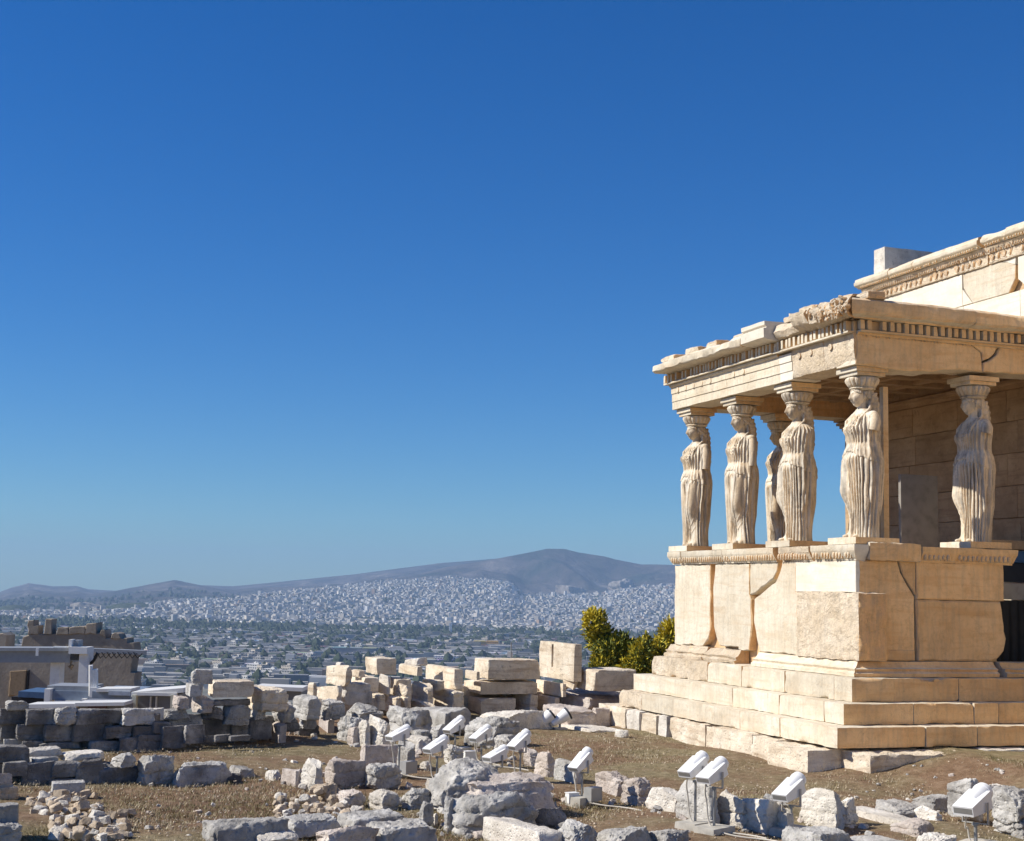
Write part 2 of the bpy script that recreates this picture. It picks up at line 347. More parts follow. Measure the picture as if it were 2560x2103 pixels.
def soil_material():
    m, nt, b = newmat('dry_soil_and_grass', 0.95, 0.15); L = nt.links.new
    g = N(nt, 'ShaderNodeNewGeometry'); P = g.outputs['Position']
    n1 = N(nt, 'ShaderNodeTexNoise', Scale=0.55, Detail=6.0, Roughness=0.6); L(P, n1.inputs['Vector'])
    n2 = N(nt, 'ShaderNodeTexNoise', Scale=7.0, Detail=8.0, Roughness=0.75); L(P, n2.inputs['Vector'])
    n3 = N(nt, 'ShaderNodeTexNoise', Scale=45.0, Detail=5.0, Roughness=0.8); L(P, n3.inputs['Vector'])
    soil = ramp(nt, n2.outputs['Fac'], [(0.3, (0.16, 0.095, 0.055)), (0.5, (0.25, 0.16, 0.098)), (0.7, (0.35, 0.245, 0.16))])
    gr = ramp(nt, n2.outputs['Fac'], [(0.3, (0.14, 0.11, 0.055)), (0.55, (0.29, 0.235, 0.135)), (0.75, (0.46, 0.39, 0.27))])
    c = mix(nt, ramp(nt, n1.outputs['Fac'], [(0.42, (0, 0, 0)), (0.58, (1, 1, 1))]), soil, gr)
    c = mix(nt, 0.8, c, ramp(nt, n3.outputs['Fac'], [(0.3, (0.5, 0.5, 0.5)), (0.52, (1, 1, 1)), (0.72, (1.35, 1.33, 1.3))]), 'MULTIPLY')
    L(c, b.inputs['Base Color'])
    ma = N(nt, 'ShaderNodeMath', op='MULTIPLY_ADD'); L(n3.outputs['Fac'], ma.inputs[0]); ma.inputs[1].default_value = 0.4; L(n2.outputs['Fac'], ma.inputs[2])
    bp = N(nt, 'ShaderNodeBump', Strength=0.8, Distance=0.05); L(ma.outputs[0], bp.inputs['Height']); L(bp.outputs[0], b.inputs['Normal'])
    return m
MT['soil'] = soil_material()
def land_material(name, cols, scale, stops=(0.35, 0.5, 0.65), bump=0.0):
    m, nt, b = newmat(name, 0.95, 0.1); L = nt.links.new
    g = N(nt, 'ShaderNodeNewGeometry'); n = N(nt, 'ShaderNodeTexNoise', Scale=scale, Detail=9.0, Roughness=0.65); L(g.outputs['Position'], n.inputs['Vector'])
    n2 = N(nt, 'ShaderNodeTexNoise', Scale=scale*9, Detail=6.0, Roughness=0.7); L(g.outputs['Position'], n2.inputs['Vector'])
    c = ramp(nt, n.outputs['Fac'], list(zip(stops, cols)))
    c = mix(nt, 0.7, c, ramp(nt, n2.outputs['Fac'], [(0.3, (0.6, 0.6, 0.6)), (0.5, (1, 1, 1)), (0.72, (1.5, 1.45, 1.4))]), 'MULTIPLY')
    if bump:
        ns = N(nt, 'ShaderNodeTexNoise', Scale=scale*1.5, Detail=8.0, Roughness=0.7, Distortion=1.2); L(g.outputs['Position'], ns.inputs['Vector'])
        c = mix(nt, ramp(nt, ns.outputs['Fac'], [(0.58, (0, 0, 0)), (0.68, (0.75, 0.75, 0.75))]), c, (0.30, 0.265, 0.235))      # bare pale rock among the scrub
        nb = N(nt, 'ShaderNodeTexNoise', Scale=scale*2.2, Detail=9.0, Roughness=0.6, Distortion=0.4); L(g.outputs['Position'], nb.inputs['Vector']); bp = N(nt, 'ShaderNodeBump', Strength=0.9, Distance=bump); L(nb.outputs['Fac'], bp.inputs['Height']); L(bp.outputs[0], b.inputs['Normal'])
    L(c, b.inputs['Base Color']); return m
MT['plain'] = land_material('city_ground', [(0.08, 0.09, 0.06), (0.17, 0.165, 0.14), (0.30, 0.28, 0.24)], 0.012)
MT['hill'] = land_material('scrubby_hillside', [(0.022, 0.032, 0.026), (0.066, 0.056, 0.052), (0.19, 0.165, 0.15)], 0.0030, (0.36, 0.5, 0.70), 45.0)
MT['forest'] = land_material('pine_wood', [(0.035, 0.048, 0.028), (0.055, 0.068, 0.04), (0.08, 0.09, 0.055)], 0.02)
MT['quarry'] = land_material('quarried_rock', [(0.17, 0.145, 0.12), (0.26, 0.23, 0.2), (0.36, 0.33, 0.29)], 0.02)

def z_near(X, Y, A, Rr):
    z = gz(X, Y); P = np.stack([X, Y, np.zeros_like(X)], -1)
    dep = (X-CAM[0])*FH[0]+(Y-CAM[1])*FH[1]
    fade = np.exp(-(Rr/60)**2)
    z = z+fade*(0.05*fbm(P*0.8, 31, 3)+0.030*fbm(P*4.0, 32, 3))
    return z-91.0*smooth(85, 400, dep)
ang = np.concatenate([np.radians(np.arange(-180, -30, 5.0)), np.radians(np.arange(-30, 30, 0.2)), np.radians(np.arange(30, 180, 5.0))])
ground = polar_sheet('ground', MT['soil'], np.concatenate([[0.02], np.geomspace(1.5, 420, 300)]), ang, z_near, closed=True)
tag(ground, kind='structure')

CB = np.array([(-1500, 1545), (0, 1540), (300, 1530), (450, 1508), (600, 1503), (700, 1488), (900, 1468), (1000, 1460), (1150, 1453), (1280, 1462), (1320, 1493), (1400, 1492), (1500, 1488), (1590, 1476), (1690, 1468), (2560, 1480), (4000, 1500)], float)
DC = np.array([(-1500, 4200), (0, 4300), (300, 4600), (450, 5300), (600, 5600), (700, 6300), (900, 7000), (4000, 7000)], float)
HB = np.array([(-1500, 1470), (-200, 1480), (0, 1488), (45, 1470), (89, 1458), (153, 1466), (209, 1465), (238, 1473), (307, 1477), (362, 1468), (451, 1456), (511, 1463), (596, 1466), (724, 1454), (800, 1446), (900, 1436), (987, 1424.5), (1107, 1409), (1243, 1397), (1320, 1391), (1400, 1402), (1600, 1425), (2560, 1460), (4000, 1490)], float)
HF = np.array([(-1500, 1500), (0, 1512), (60, 1490), (120, 1484), (200, 1490), (300, 1478), (380, 1463), (451, 1450), (520, 1464), (640, 1486), (720, 1484), (800, 1476), (870, 1478), (960, 1462), (1040, 1440), (1130, 1417), (1240, 1398), (1320, 1383), (1375, 1372), (1418, 1373), (1456, 1383), (1515, 1390), (1609, 1411), (1686, 1413), (1800, 1425), (2560, 1450), (4000, 1490)], float)
def z_far(X, Y, A, Rr):
    # A = angle right of the view axis, D = distance along the axis
    D = Rr*np.cos(A); px = 1280+3600*np.tan(A); h = hor(np.clip(px, -1500, 4000))
    ip = lambda T: np.interp(px, T[:, 0], T[:, 1])
    Dc = ip(DC); zt = (h-ip(CB))/3600*Dc; zt = np.maximum(zt, -99)
    P = np.stack([X, Y, 0*X], -1)
    z = -100+(zt+100)*smooth(0.62, 1.0, D/Dc)*np.ones_like(X)
    z = z+6*fbm(P/700.0, 41, 3)*smooth(1500, 3000, D)
    gl = np.abs(fbm(P/np.array([900.0, 620.0, 1]), 43, 4)); gl2 = fbm(P/210.0, 47, 4)
    for T, Dk, s in ((HB, 9800., 0), (HF, 8000., 5)):
        zc = (h-ip(T))/3600*Dk
        t = np.clip((D-Dc)/(Dk-Dc), 0, 1); up = zt+(zc-zt)*(0.55*t+0.45*smooth(0, 1, t))
        up = up-(230*gl-70*gl2)*np.sin(np.pi*np.clip(t, 0, 1))**0.8*np.clip((zc-zt)/250, 0, 1)*(D < Dk)
        up = np.where(D > Dk, zc-(D-Dk)*0.28, up)
        z = np.where(D > Dc, np.maximum(z-(D > Dc)*0, np.where(D > Dc, up, z)), z)
        if s == 0: zb = z.copy()
    return z
af = np.radians(np.concatenate([np.arange(-45, -22, 1.5), np.arange(-22, 22, 0.09), np.arange(22, 45.1, 1.5)]))
RS = np.concatenate([np.geomspace(405, 4000, 50)[:-1], np.linspace(4000, 10600, 210)])
r_split = 0
plain_o = polar_sheet('plain', MT['plain'], RS[RS <= 7250], af, lambda X, Y, A, Rr: z_far(X, Y, A, Rr)-np.where(Rr*np.cos(A) > np.interp(1280+3600*np.tan(A), DC[:, 0], DC[:, 1])+40, 12.0, 0.0)); tag(plain_o, kind='structure')
hill_o = polar_sheet('hills', MT['hill'], np.concatenate([[4250.], RS[RS > 4300]]), af, lambda X, Y, A, Rr: z_far(X, Y, A, Rr)-np.where(Rr*np.cos(A) > np.interp(1280+3600*np.tan(A), DC[:, 0], DC[:, 1])-60, 0.8, 8.0)); tag(hill_o, kind='structure')
def far_pt(px, D):
    a = math.atan((px-1280)/3600.0); Rr = D/math.cos(a)
    x = CAM[0]+D*FH[0]+D*math.tan(a)*R0[0]; y = CAM[1]+D*FH[1]+D*math.tan(a)*R0[1]
    return x, y, float(z_far(np.array([x]), np.array([y]), np.array([a]), np.array([Rr]))[0])
def far_pts(px, D):
    a = np.arctan((px-1280)/3600.0); x = CAM[0]+D*FH[0]+D*np.tan(a)*R0[0]; y = CAM[1]+D*FH[1]+D*np.tan(a)*R0[1]
    return x, y, z_far(x, y, a, D/np.cos(a))

# pale quarries and outcrops on the hills, dark wooded knolls at their foot
for i, (px, py0, py1, w, D, lab) in enumerate([(989, 1440, 1464, 34, 7600, 'small pale quarry face high on the long green ridge'), (1043, 1447, 1465, 22, 7600, 'narrow pale scar right of the square quarry on the ridge'),
        (1436, 1456, 1494, 66, 7150, 'pale pointed rock outcrop at the foot of the mountain'), (1560, 1430, 1494, 60, 7250, 'long slanting pale rock rib on the right flank of the mountain'), (250, 1500, 1524, 110, 4900, 'low pale cliff beside the wooded knoll at left')]):
    x, y, z = far_pt(px, D); s = D/3600.0
    V, Fs = rockmesh(w*s*1.1, w*s*0.9, (py1-py0)*s*1.25, 'r', 300+i); 
    o = MB().add(V, Fs).build('rock_outcrop', MT['quarry'], loc=(x, y, CAM[2]+(hor(px)-(py0*0.15+py1*0.85))*s-6)); tag(o, lab, 'rock outcrop')
    o.rotation_euler = (0, 0.0 if i != 3 else 0.0, -YAW+[.2, .1, .7, .5, 0][i])
for px, py0, py1, w, D in ((350, 1507, 1536, 175, 4350), (55, 1512, 1545, 120, 4250)):
    x, y, z = far_pt(px, D); s = D/3600.0; mb = MB(); mb.ell((0, 0, 0), (w*s*.5, w*s*.35, (py1-py0)*s), 40, 20)
    V = mb.v[0]; V += (V/np.linalg.norm(V, axis=1, keepdims=True))*(fbm(V/60., 3, 4)*14)[:, None]
    o = mb.build('wooded_knoll', MT['forest'], loc=(x, y, CAM[2]+(hor(px)-py1)*s)); o.rotation_euler = (0, 0, math.pi/2-YAW); tag(o, kind='structure')

# ------------------------------------------------------------------ the city
def city_material(name, windows):
    m, nt, b = newmat(name, 0.85, 0.2); L = nt.links.new
    at_ = N(nt, 'ShaderNodeAttribute'); at_.attribute_name = 'paint'
    c = at_.outputs['Color']
    if windows:
        g = N(nt, 'ShaderNodeNewGeometry'); sx = N(nt, 'ShaderNodeSeparateXYZ'); tc = N(nt, 'ShaderNodeTexCoord'); L(tc.outputs['Object'], sx.inputs[0])
        def stripe(sock, per, duty):
            d = N(nt, 'ShaderNodeMath', op='DIVIDE'); L(sock, d.inputs[0]); d.inputs[1].default_value = per
            f = N(nt, 'ShaderNodeMath', op='FRACT'); L(d.outputs[0], f.inputs[0])
            k = N(nt, 'ShaderNodeMath', op='LESS_THAN'); L(f.outputs[0], k.inputs[0]); k.inputs[1].default_value = duty; return k.outputs[0]
        ad = N(nt, 'ShaderNodeMath', op='ADD'); L(sx.outputs[0], ad.inputs[0]); L(sx.outputs[1], ad.inputs[1])
        w = N(nt, 'ShaderNodeMath', op='MULTIPLY'); L(stripe(sx.outputs[2], 3.2, 0.45), w.inputs[0]); L(stripe(ad.outputs[0], 3.7, 0.6), w.inputs[1])
        sn = N(nt, 'ShaderNodeSeparateXYZ'); L(g.outputs['Normal'], sn.inputs[0])
        up = N(nt, 'ShaderNodeMath', op='LESS_THAN'); L(sn.outputs[2], up.inputs[0]); up.inputs[1].default_value = 0.5
        w2 = N(nt, 'ShaderNodeMath', op='MULTIPLY'); L(w.outputs[0], w2.inputs[0]); L(up.outputs[0], w2.inputs[1])
        c = mix(nt, w2.outputs[0], c, (0.07, 0.08, 0.09))
    L(c, b.inputs['Base Color']); return m
MT['city'] = city_material('painted_render', False); MT['city_win'] = city_material('painted_render_with_windows', True)
PAINTS = [(0.78, 0.75, 0.70), (0.82, 0.80, 0.77), (0.70, 0.65, 0.58), (0.62, 0.58, 0.52), (0.74, 0.66, 0.55), (0.55, 0.53, 0.50), (0.80, 0.72, 0.62), (0.5, 0.36, 0.27), (0.40, 0.40, 0.42)]
PW_ = [5, 5, 3, 2, 2, 2, 2, 0.6, 1]
def set_paint(me, cols):                 # one colour per face
    a = me.color_attributes.new('paint', 'FLOAT_COLOR', 'CORNER'); n = np.array([p.loop_total for p in me.polygons])
    c = np.repeat(np.asarray(cols, float), n, axis=0); c = np.concatenate([c, np.ones((len(c), 1))], 1); a.data.foreach_set('color', c.ravel())
rs = np.random.RandomState(11)
def scatter(n, d0, d1, p0=-60, p1=1760):
    D = np.sqrt(rs.uniform(d0**2, d1**2, n)); px = rs.uniform(p0, p1, n); return px, D
# far, dense districts: far too many to count, one mass
px, D = scatter(60000, 3350, 7000)
px = np.concatenate([px, rs.uniform(1760, 2900, 9000)]); D = np.concatenate([D, np.sqrt(rs.uniform(3350**2, 7000**2, 9000))])
P3 = np.stack([px/60, D/220, 0*px], -1); dens = fbm(P3, 61, 3)
pyb = hor(px)+100/D*3600
keep = (D < np.interp(px, DC[:, 0], DC[:, 1])*(0.985+0.03*rs.rand(len(px)))) & (D > 3550+260*dens) & (dens+rs.uniform(-.25, .8, len(px)) > -0.1)
keep &= fbm(np.stack([px/13, D/60, 0*px], -1), 77, 2)+rs.uniform(-.25, .5, len(px)) > -0.12
keep &= ~((px > 1290) & (px < 1560) & (D > 6300+300*dens) & (rs.rand(len(px)) > .2)); keep &= ~((px > 880) & (px < 1100) & (D > 4300) & (D < 4480))
pn, Dn = scatter(11000, 1400, 3600, -300, 2600); kn = fbm(np.stack([pn/40, Dn/70, 0*pn], -1), 68, 3) > -0.08
px, D = np.concatenate([px[keep], pn[kn]]), np.concatenate([D[keep], Dn[kn]]); x, y, z = far_pts(px, D); n = len(x)
w = rs.uniform(6, 15, n); l = rs.uniform(6, 17, n); hgt = rs.uniform(7, 17, n)*np.where(rs.rand(n) < .04, 1.6, 1); nr = D < 3500; hgt = np.where(nr, hgt*.5, hgt); l = np.where(nr, l*rs.uniform(.9, 2.8, n), l); th = np.where(nr, -YAW, rs.choice([0.15, 0.5, 0.9, -0.3], n))+rs.uniform(-.12, .12, n)
cx = np.array([-1, 1, 1, -1])*.5; cy = np.array([-1, -1, 1, 1])*.5
X = w[:, None]*cx; Y = l[:, None]*cy; c_, s_ = np.cos(th)[:, None], np.sin(th)[:, None]
gx = x[:, None]+c_*X-s_*Y; gy = y[:, None]+s_*X+c_*Y
V = np.concatenate([np.stack([gx, gy, np.repeat((z-4)[:, None], 4, 1)], -1), np.stack([gx, gy, np.repeat((z+hgt)[:, None], 4, 1)], -1)], 1).reshape(-1, 3)
bf = np.array([(4, 5, 6, 7), (0, 1, 5, 4), (1, 2, 6, 5), (2, 3, 7, 6), (3, 0, 4, 7)])
Fs = (np.arange(n)*8)[:, None, None]+bf[None]
me = bpy.data.meshes.new('city_buildings'); me.from_pydata(V.tolist(), [], Fs.reshape(-1, 4).tolist()); me.update()
pc = np.array(PAINTS)[rs.choice(len(PAINTS), n, p=np.array(PW_)/sum(PW_))]*rs.uniform(0.55, 1.05, (n, 1)); wall = pc*rs.uniform(.72, 1, (n, 1))
fc = np.repeat(wall[:, None], 5, 1); fc[:, 0] = pc*rs.uniform(.55, 1.0, (n, 1))
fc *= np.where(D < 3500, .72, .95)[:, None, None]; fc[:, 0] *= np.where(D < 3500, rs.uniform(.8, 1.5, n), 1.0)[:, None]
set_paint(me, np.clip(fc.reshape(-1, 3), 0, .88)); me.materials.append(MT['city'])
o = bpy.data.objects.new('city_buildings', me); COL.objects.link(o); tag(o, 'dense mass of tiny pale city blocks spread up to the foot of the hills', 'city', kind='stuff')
# trees of the plain: one mass
ico = bmesh.new(); bmesh.ops.create_icosphere(ico, subdivisions=1, radius=1.0); IV = np.array([v.co[:] for v in ico.verts]); IF = np.array([[v.index for v in f.verts] for f in ico.faces]); ico.free()
px1, D1 = scatter(2300, 3200, 3600); b1 = fbm(np.stack([px1/90, D1/90, 0*px1], -1), 66, 2) > -.25; px1, D1 = px1[b1], D1[b1]
px2, D2 = scatter(5200, 1380, 3300); b2 = fbm(np.stack([px2/50, D2/70, 0*px2], -1), 63, 3) > 0.0; px2, D2 = px2[b2], D2[b2]
px3, D3 = scatter(2500, 3600, 6800); px4 = rs.uniform(880, 1100, 500); D4 = rs.uniform(4300, 4480, 500)
px, D = np.concatenate([px1, px2, px3, px4]), np.concatenate([D1, D2, D3, D4]); x, y, z = far_pts(px, D); n = len(x)
s = rs.uniform(3.5, 8, n)*np.where(D > 3300, 1.25, 1.0); jit = 1+rs.uniform(-.28, .28, (n, len(IV), 1))
V = (IV[None]*jit*np.stack([s, s, s*rs.uniform(.8, 1.5, n)], -1)[:, None]+np.stack([x, y, z+s*.6], -1)[:, None]).reshape(-1, 3)
Fs = ((np.arange(n)*len(IV))[:, None, None]+IF[None]).reshape(-1, 3)
me = bpy.data.meshes.new('city_trees'); me.from_pydata(V.tolist(), [], Fs.tolist()); me.materials.append(MT['forest']); me.update()
o = bpy.data.objects.new('city_trees', me); COL.objects.link(o); tag(o, 'dark tree belts and street trees scattered over the city plain', 'trees', kind='stuff')
# the nearer buildings, each its own
def building_mesh(name, w, l, h, paint, seed, hall=False):
    mb = MB(); r = random.Random(seed); cols = []
    def bx(c, d, col):
        mb.box(c, d, mi=0); cols.extend([col]*6)
    bx((0, 0, h/2-2), (w, l, h+4), paint)
    roof = tuple(q*0.9 for q in paint)
    if hall:
        k = max(2, int(l/18))
        for i in range(k): bx((0, -l/2+(i+.5)*l/k, h+.5), (w+1, l/k*.92, 1.0), tuple(min(.85, q*r.uniform(.6, 1.1)) for q in paint))
    else:
        bx((0, 0, h+.25), (w+.6, l+.6, .5), roof)
        bx((w*r.uniform(-.25, .25), l*r.uniform(-.25, .25), h+1.6), (w*.35, l*.3, 2.8), paint)
        for k in range(1, int(h/3.2)):
            if r.random() < .7: bx((w/2+.6, 0, k*3.2+.45), (1.2, l*.9, .9), tuple(min(.85, q*1.08) for q in paint))
    me = mb.mesh(name, MT['city'] if hall else MT['city_win'], smooth=False); set_paint(me, cols); return me
protos = [('apartment_block', 'pale', 14, 16, 16, PAINTS[0], 0), ('apartment_block', 'white', 16, 22, 13, PAINTS[1], 0), ('apartment_block', 'buff', 15, 18, 18, PAINTS[4], 0), ('apartment_block', 'grey', 18, 26, 14, PAINTS[5], 0), ('apartment_block', 'cream', 12, 14, 11, PAINTS[6], 0),
          ('warehouse', 'white', 30, 75, 8, (.80, .79, .77), 1), ('warehouse', 'pale grey', 36, 60, 9, (.55, .56, .57), 1), ('warehouse', 'buff', 26, 90, 7, (.62, .57, .48), 1), ('warehouse', 'dull brown', 34, 70, 9, (.32, .28, .25), 1)]
PM = [building_mesh('%s_%s' % (p[0], p[1].replace(' ', '_')), p[2]*.72, p[3]*.78, p[4]*.56, tuple(q*.72 for q in p[5]), seed=i, hall=bool(p[6])) for i, p in enumerate(protos)]
SIL = np.array([(0, 1560), (330, 1570), (345, 1740), (480, 1690), (640, 1722), (800, 1672), (900, 1648), (1060, 1662), (1185, 1646), (1345, 1610), (1450, 1612), (1465, 1560), (1700, 1560)], float)
cand = []
px, D = scatter(2600, 1400, 3500); dn = fbm(np.stack([px/70, D/120, 0*px], -1), 71, 3)
for q, d, t in zip(px, D, dn):
    py = hor(q)+100/d*3600
    if t < 0.0 or py > np.interp(q, SIL[:, 0], SIL[:, 1])+8: continue
    hall = rs.rand() < (0.5 if 2000 < d < 3200 else 0.12)
    k = rs.randint(5, 9) if hall else rs.randint(0, 5)
    p = protos[k]; cand.append((p[4]*p[3]/d**2*rs.uniform(.8, 1.2), q, d, k))
cand.sort(reverse=True); occ = []
for sc_, q, d, k in cand:
    if len(occ) >= 285: break
    x, y, z = far_pt(q, d); p = protos[k]; rr_ = max(p[2], p[3])*.42
    if any((x-a)**2+(y-b)**2 < (rr_+c)**2*.7 for a, b, c in occ): continue
    occ.append((x, y, rr_)); o = bpy.data.objects.new(p[0], PM[k]); COL.objects.link(o); o.location = (x, y, z)
    o.rotation_euler = (0, 0, -YAW+(rs.uniform(-.35, .35) if p[6] else rs.choice([-.5, .2, .8])+rs.uniform(-.1, .1)))
    lab = {'apartment_block': p[1]+' flat roofed apartment block far down on the hazy city plain', 'warehouse': 'long low '+p[1]+' industrial hall far down among the trees of the plain'}[p[0]]
    tag(o, lab, 'apartment block' if p[0] == 'apartment_block' else 'industrial hall', p[1]+(' apartment blocks' if p[0] == 'apartment_block' else ' industrial halls')+' on the plain')
def landmark(name, px, py, w, h, l, paint, lab, cat, hall=True, seed=1):
    D = 100*3600/(py-hor(px)); x, y, z = far_pt(px, D); o = bpy.data.objects.new(name, building_mesh(name, l, w*D/3600, h, paint, seed, hall)); COL.objects.link(o)
    o.location = (x, y, z); o.rotation_euler = (0, 0, -YAW); tag(o, lab, cat)
landmark('warehouse', 1228, 1618, 62, 11, 30, (.72, .36, .08), 'long orange industrial hall on the plain left of the tall slotted block', 'industrial hall')
landmark('warehouse', 1105, 1611, 74, 6, 26, (.86, .86, .85), 'brightest long white roofed hall on the plain left of the orange hall', 'industrial hall')
landmark('warehouse', 1238, 1587, 42, 12, 30, (.66, .68, .66), 'grey green block above the orange hall at the edge of the dark tree belt', 'office block', False)
landmark('tower', 1139, 1590, 7, 26, 8, (.85, .85, .85), 'slim white tower standing in the dark tree belt of the plain', 'tower', False)
landmark('warehouse', 905, 1640, 110, 13, 40, (.30, .29, .30), 'long dark walled hall just above the beige boulder pile', 'industrial hall')
landmark('warehouse', 1130, 1655, 60, 10, 20, (.78, .74, .70), 'white low block right above the long cream stones of the pile', 'industrial hall', False)
# haze: one box of even, thin air round everything
hm = bpy.data.materials.new('thin_haze'); hm.use_nodes = True; nt = hm.node_tree
for nd in list(nt.nodes):
    if nd.type == 'BSDF_PRINCIPLED': nt.nodes.remove(nd)
pv = nt.nodes.new('ShaderNodeVolumePrincipled'); pv.inputs['Color'].default_value = (0.48, 0.70, 1.0, 1); pv.inputs['Density'].default_value = 9.2e-5
pv.inputs['Anisotropy'].default_value = 0.0; nt.links.new(pv.outputs[0], nt.nodes['Material Output'].inputs['Volume'])
mb = MB(); hz0, hz1 = -125.0, 285.0
mb.box((0, 0, (hz0+hz1)/2), (13600, 19600, hz1-hz0)); c_ = CAM+FH*4600
hz = mb.build('haze', hm, loc=(c_[0], c_[1], 0), rot=(0, 0, math.pi-YAW), smooth=False); tag(hz, kind='stuff')

# ------------------------------------------------------------------ masonry helpers
class FR:
    """a wall face: s runs along it, n points out of it, z is up"""
    def __init__(s, o, t, n): s.o, s.t, s.n = np.array(o, float), np.array(t, float), np.array(n, float)
    def p(s, a, o, z): return s.o+s.t*a+s.n*o+np.array([0, 0, z])
SF = FR((0, 0, 0), (1, 0, 0), (0, -1, 0))      # south face of the porch
EF = FR((0, 0, 0), (0, 1, 0), (1, 0, 0))       # east face
WF = FR((0, 3.4, 0), (1, 0, 0), (0, -1, 0))    # south face of the long wall
def slab(name, mat, fr, poly, t=0.1, o=0.0, j=0.008, bev=0.012, seed=0, parent=None, step=0.05, relief=0.0):
    """a flat block of any outline set in a face, its outline nibbled and its arris worn"""
    pts = []
    for i, a in enumerate(poly):
        a = np.array(a, float); b = np.array(poly[(i+1) % len(poly)], float); L = np.linalg.norm(b-a); k = max(1, int(L/step))
        for q in range(k): pts.append(a+(b-a)*q/k)
    P = np.array(pts); n = len(P)
    area = 0.5*np.sum(P[:, 0]*np.roll(P[:, 1], -1)-np.roll(P[:, 0], -1)*P[:, 1])
    if area < 0: P = P[::-1]
    T = np.roll(P, -1, 0)-np.roll(P, 1, 0); T /= np.linalg.norm(T, axis=1, keepdims=True)+1e-9; NN = np.stack([T[:, 1], -T[:, 0]], 1)
    q = np.stack([P[:, 0]*6, P[:, 1]*6, np.full(n, seed*3.1)], 1)
    P = P+NN*(fbm(q, 21, 3)*j*2)[:, None]
    bv = bev*(0.6+1.6*np.clip(fbm(q*1.3, 22, 2)+.3, 0, 1))
    I = P-NN*bv[:, None]
    if np.linalg.norm(fr.n-np.cross(fr.t, (0, 0, 1))) > 0.1: fl = True
    else: fl = False
    bm = bmesh.new(); mk = lambda A, oo: [bm.verts.new(fr.p(a[0], oo[i] if hasattr(oo, '__len__') else oo, a[1])) for i, a in enumerate(A)]
    r0 = mk(P, o-t); r1 = mk(P, o-bv); r2 = mk(I, o)
    for A, B in ((r0, r1), (r1, r2)):
        for i in range(n):
            k = (i+1) % n; bm.faces.new((A[i], A[k], B[k], B[i]))
    f = bm.faces.new(r2)
    if relief > 0:
        bmesh.ops.triangulate(bm, faces=[f], quad_method='BEAUTY', ngon_method='BEAUTY')
    bmesh.ops.recalc_face_normals(bm, faces=bm.faces)
    c = bm.faces[:] and sum((fc.normal.dot(Vector(fr.n))*fc.calc_area() for fc in bm.faces))
    if c < 0: bmesh.ops.reverse_faces(bm, faces=bm.faces)
    me = bpy.data.meshes.new(name); bm.to_mesh(me); bm.free(); me.materials.append(mat)
    ob = bpy.data.objects.new(name, me); COL.objects.link(ob)
    if parent: ob.parent = parent
    return ob
def block(name, mat, x0, x1, y0, y1, z0, z1, parent=None, seed=0, **kw):
    Q, Fs = wbox((x1-x0, y1-y0, z1-z0), seed=seed, **kw)
    return MB().add(Q+np.array([(x0+x1)/2, (y0+y1)/2, (z0+z1)/2]), Fs).build(name, mat, parent, angle=50)
def run(name, mat, fr, prof, s0, s1, m0=0, m1=0, worn=0.004, seed=0, parent=None, step=0.06, bite=0.0, extra=None, angle=35):
    """a moulding: profile points (out, z) drawn along s, with mitres and worn or bitten edges"""
    k = max(2, int((s1-s0)/step)); n = len(prof); V = []
    pr = np.array(prof, float); back = pr[:, 0].min()
    for i in range(k+1):
        s = s0+(s1-s0)*i/k
        sv = np.full(n, s)
        if i == 0: sv = s0-m0*pr[:, 0]
        if i == k: sv = s1+m1*pr[:, 0]
        q = np.stack([sv*5, pr[:, 0]*9+seed*7, pr[:, 1]*9], 1); dn = fbm(q, 23, 3)*worn*2
        dz = fbm(q+50, 24, 3)*worn*1.4
        bt = np.clip(fbm(q*0.35+9, 25, 3)*2-0.1, 0, 1)*bite*(pr[:, 0] > back+.04)
        out = np.where(pr[:, 0] > back+1e-6, np.maximum(pr[:, 0]+dn-bt, back+.02), pr[:, 0]); zz = pr[:, 1]+np.where(pr[:, 0] > back+1e-6, dz, 0)
        V += [fr.p(a, b, c) for a, b, c in zip(sv, out, zz)]
    Fs = [(i*n+a, i*n+(a+1) % n, (i+1)*n+(a+1) % n, (i+1)*n+a) for i in range(k) for a in range(n)]
    Fs += [tuple(range(n-1, -1, -1)), tuple(range(k*n, k*n+n))]
    mb = MB().add(V, Fs)
    if extra: extra(mb)
    o = mb.build(name, mat, parent, angle=angle)
    bm = bmesh.new(); bm.from_mesh(o.data); bmesh.ops.recalc_face_normals(bm, faces=bm.faces); bm.to_mesh(o.data); bm.free()
    o.data.set_sharp_from_angle(angle=rad(angle))
    return o
def eggs(fr, s0, s1, z, o, sp=0.085, r=(0.026, 0.03, 0.05), miss=0.08, seed=0, darts=True):
    rr = random.Random(seed)
    def f(mb):
        k = int((s1-s0)/sp)
        for i in range(k):
            s = s0+(i+.5)*sp
            if rr.random() < miss: continue
            c = fr.p(s, o, z+rr.uniform(-.004, .004)); d = abs(fr.t)*r[0]+abs(fr.n)*r[1]+np.array([0, 0, r[2]])
            mb.ell(c, d*rr.uniform(.85, 1.08), 8, 6)
            if darts: mb.box(fr.p(s+sp/2, o-.008, z-.005), abs(fr.t)*.012+abs(fr.n)*.03+np.array([0, 0, r[2]*1.7]))
    return f

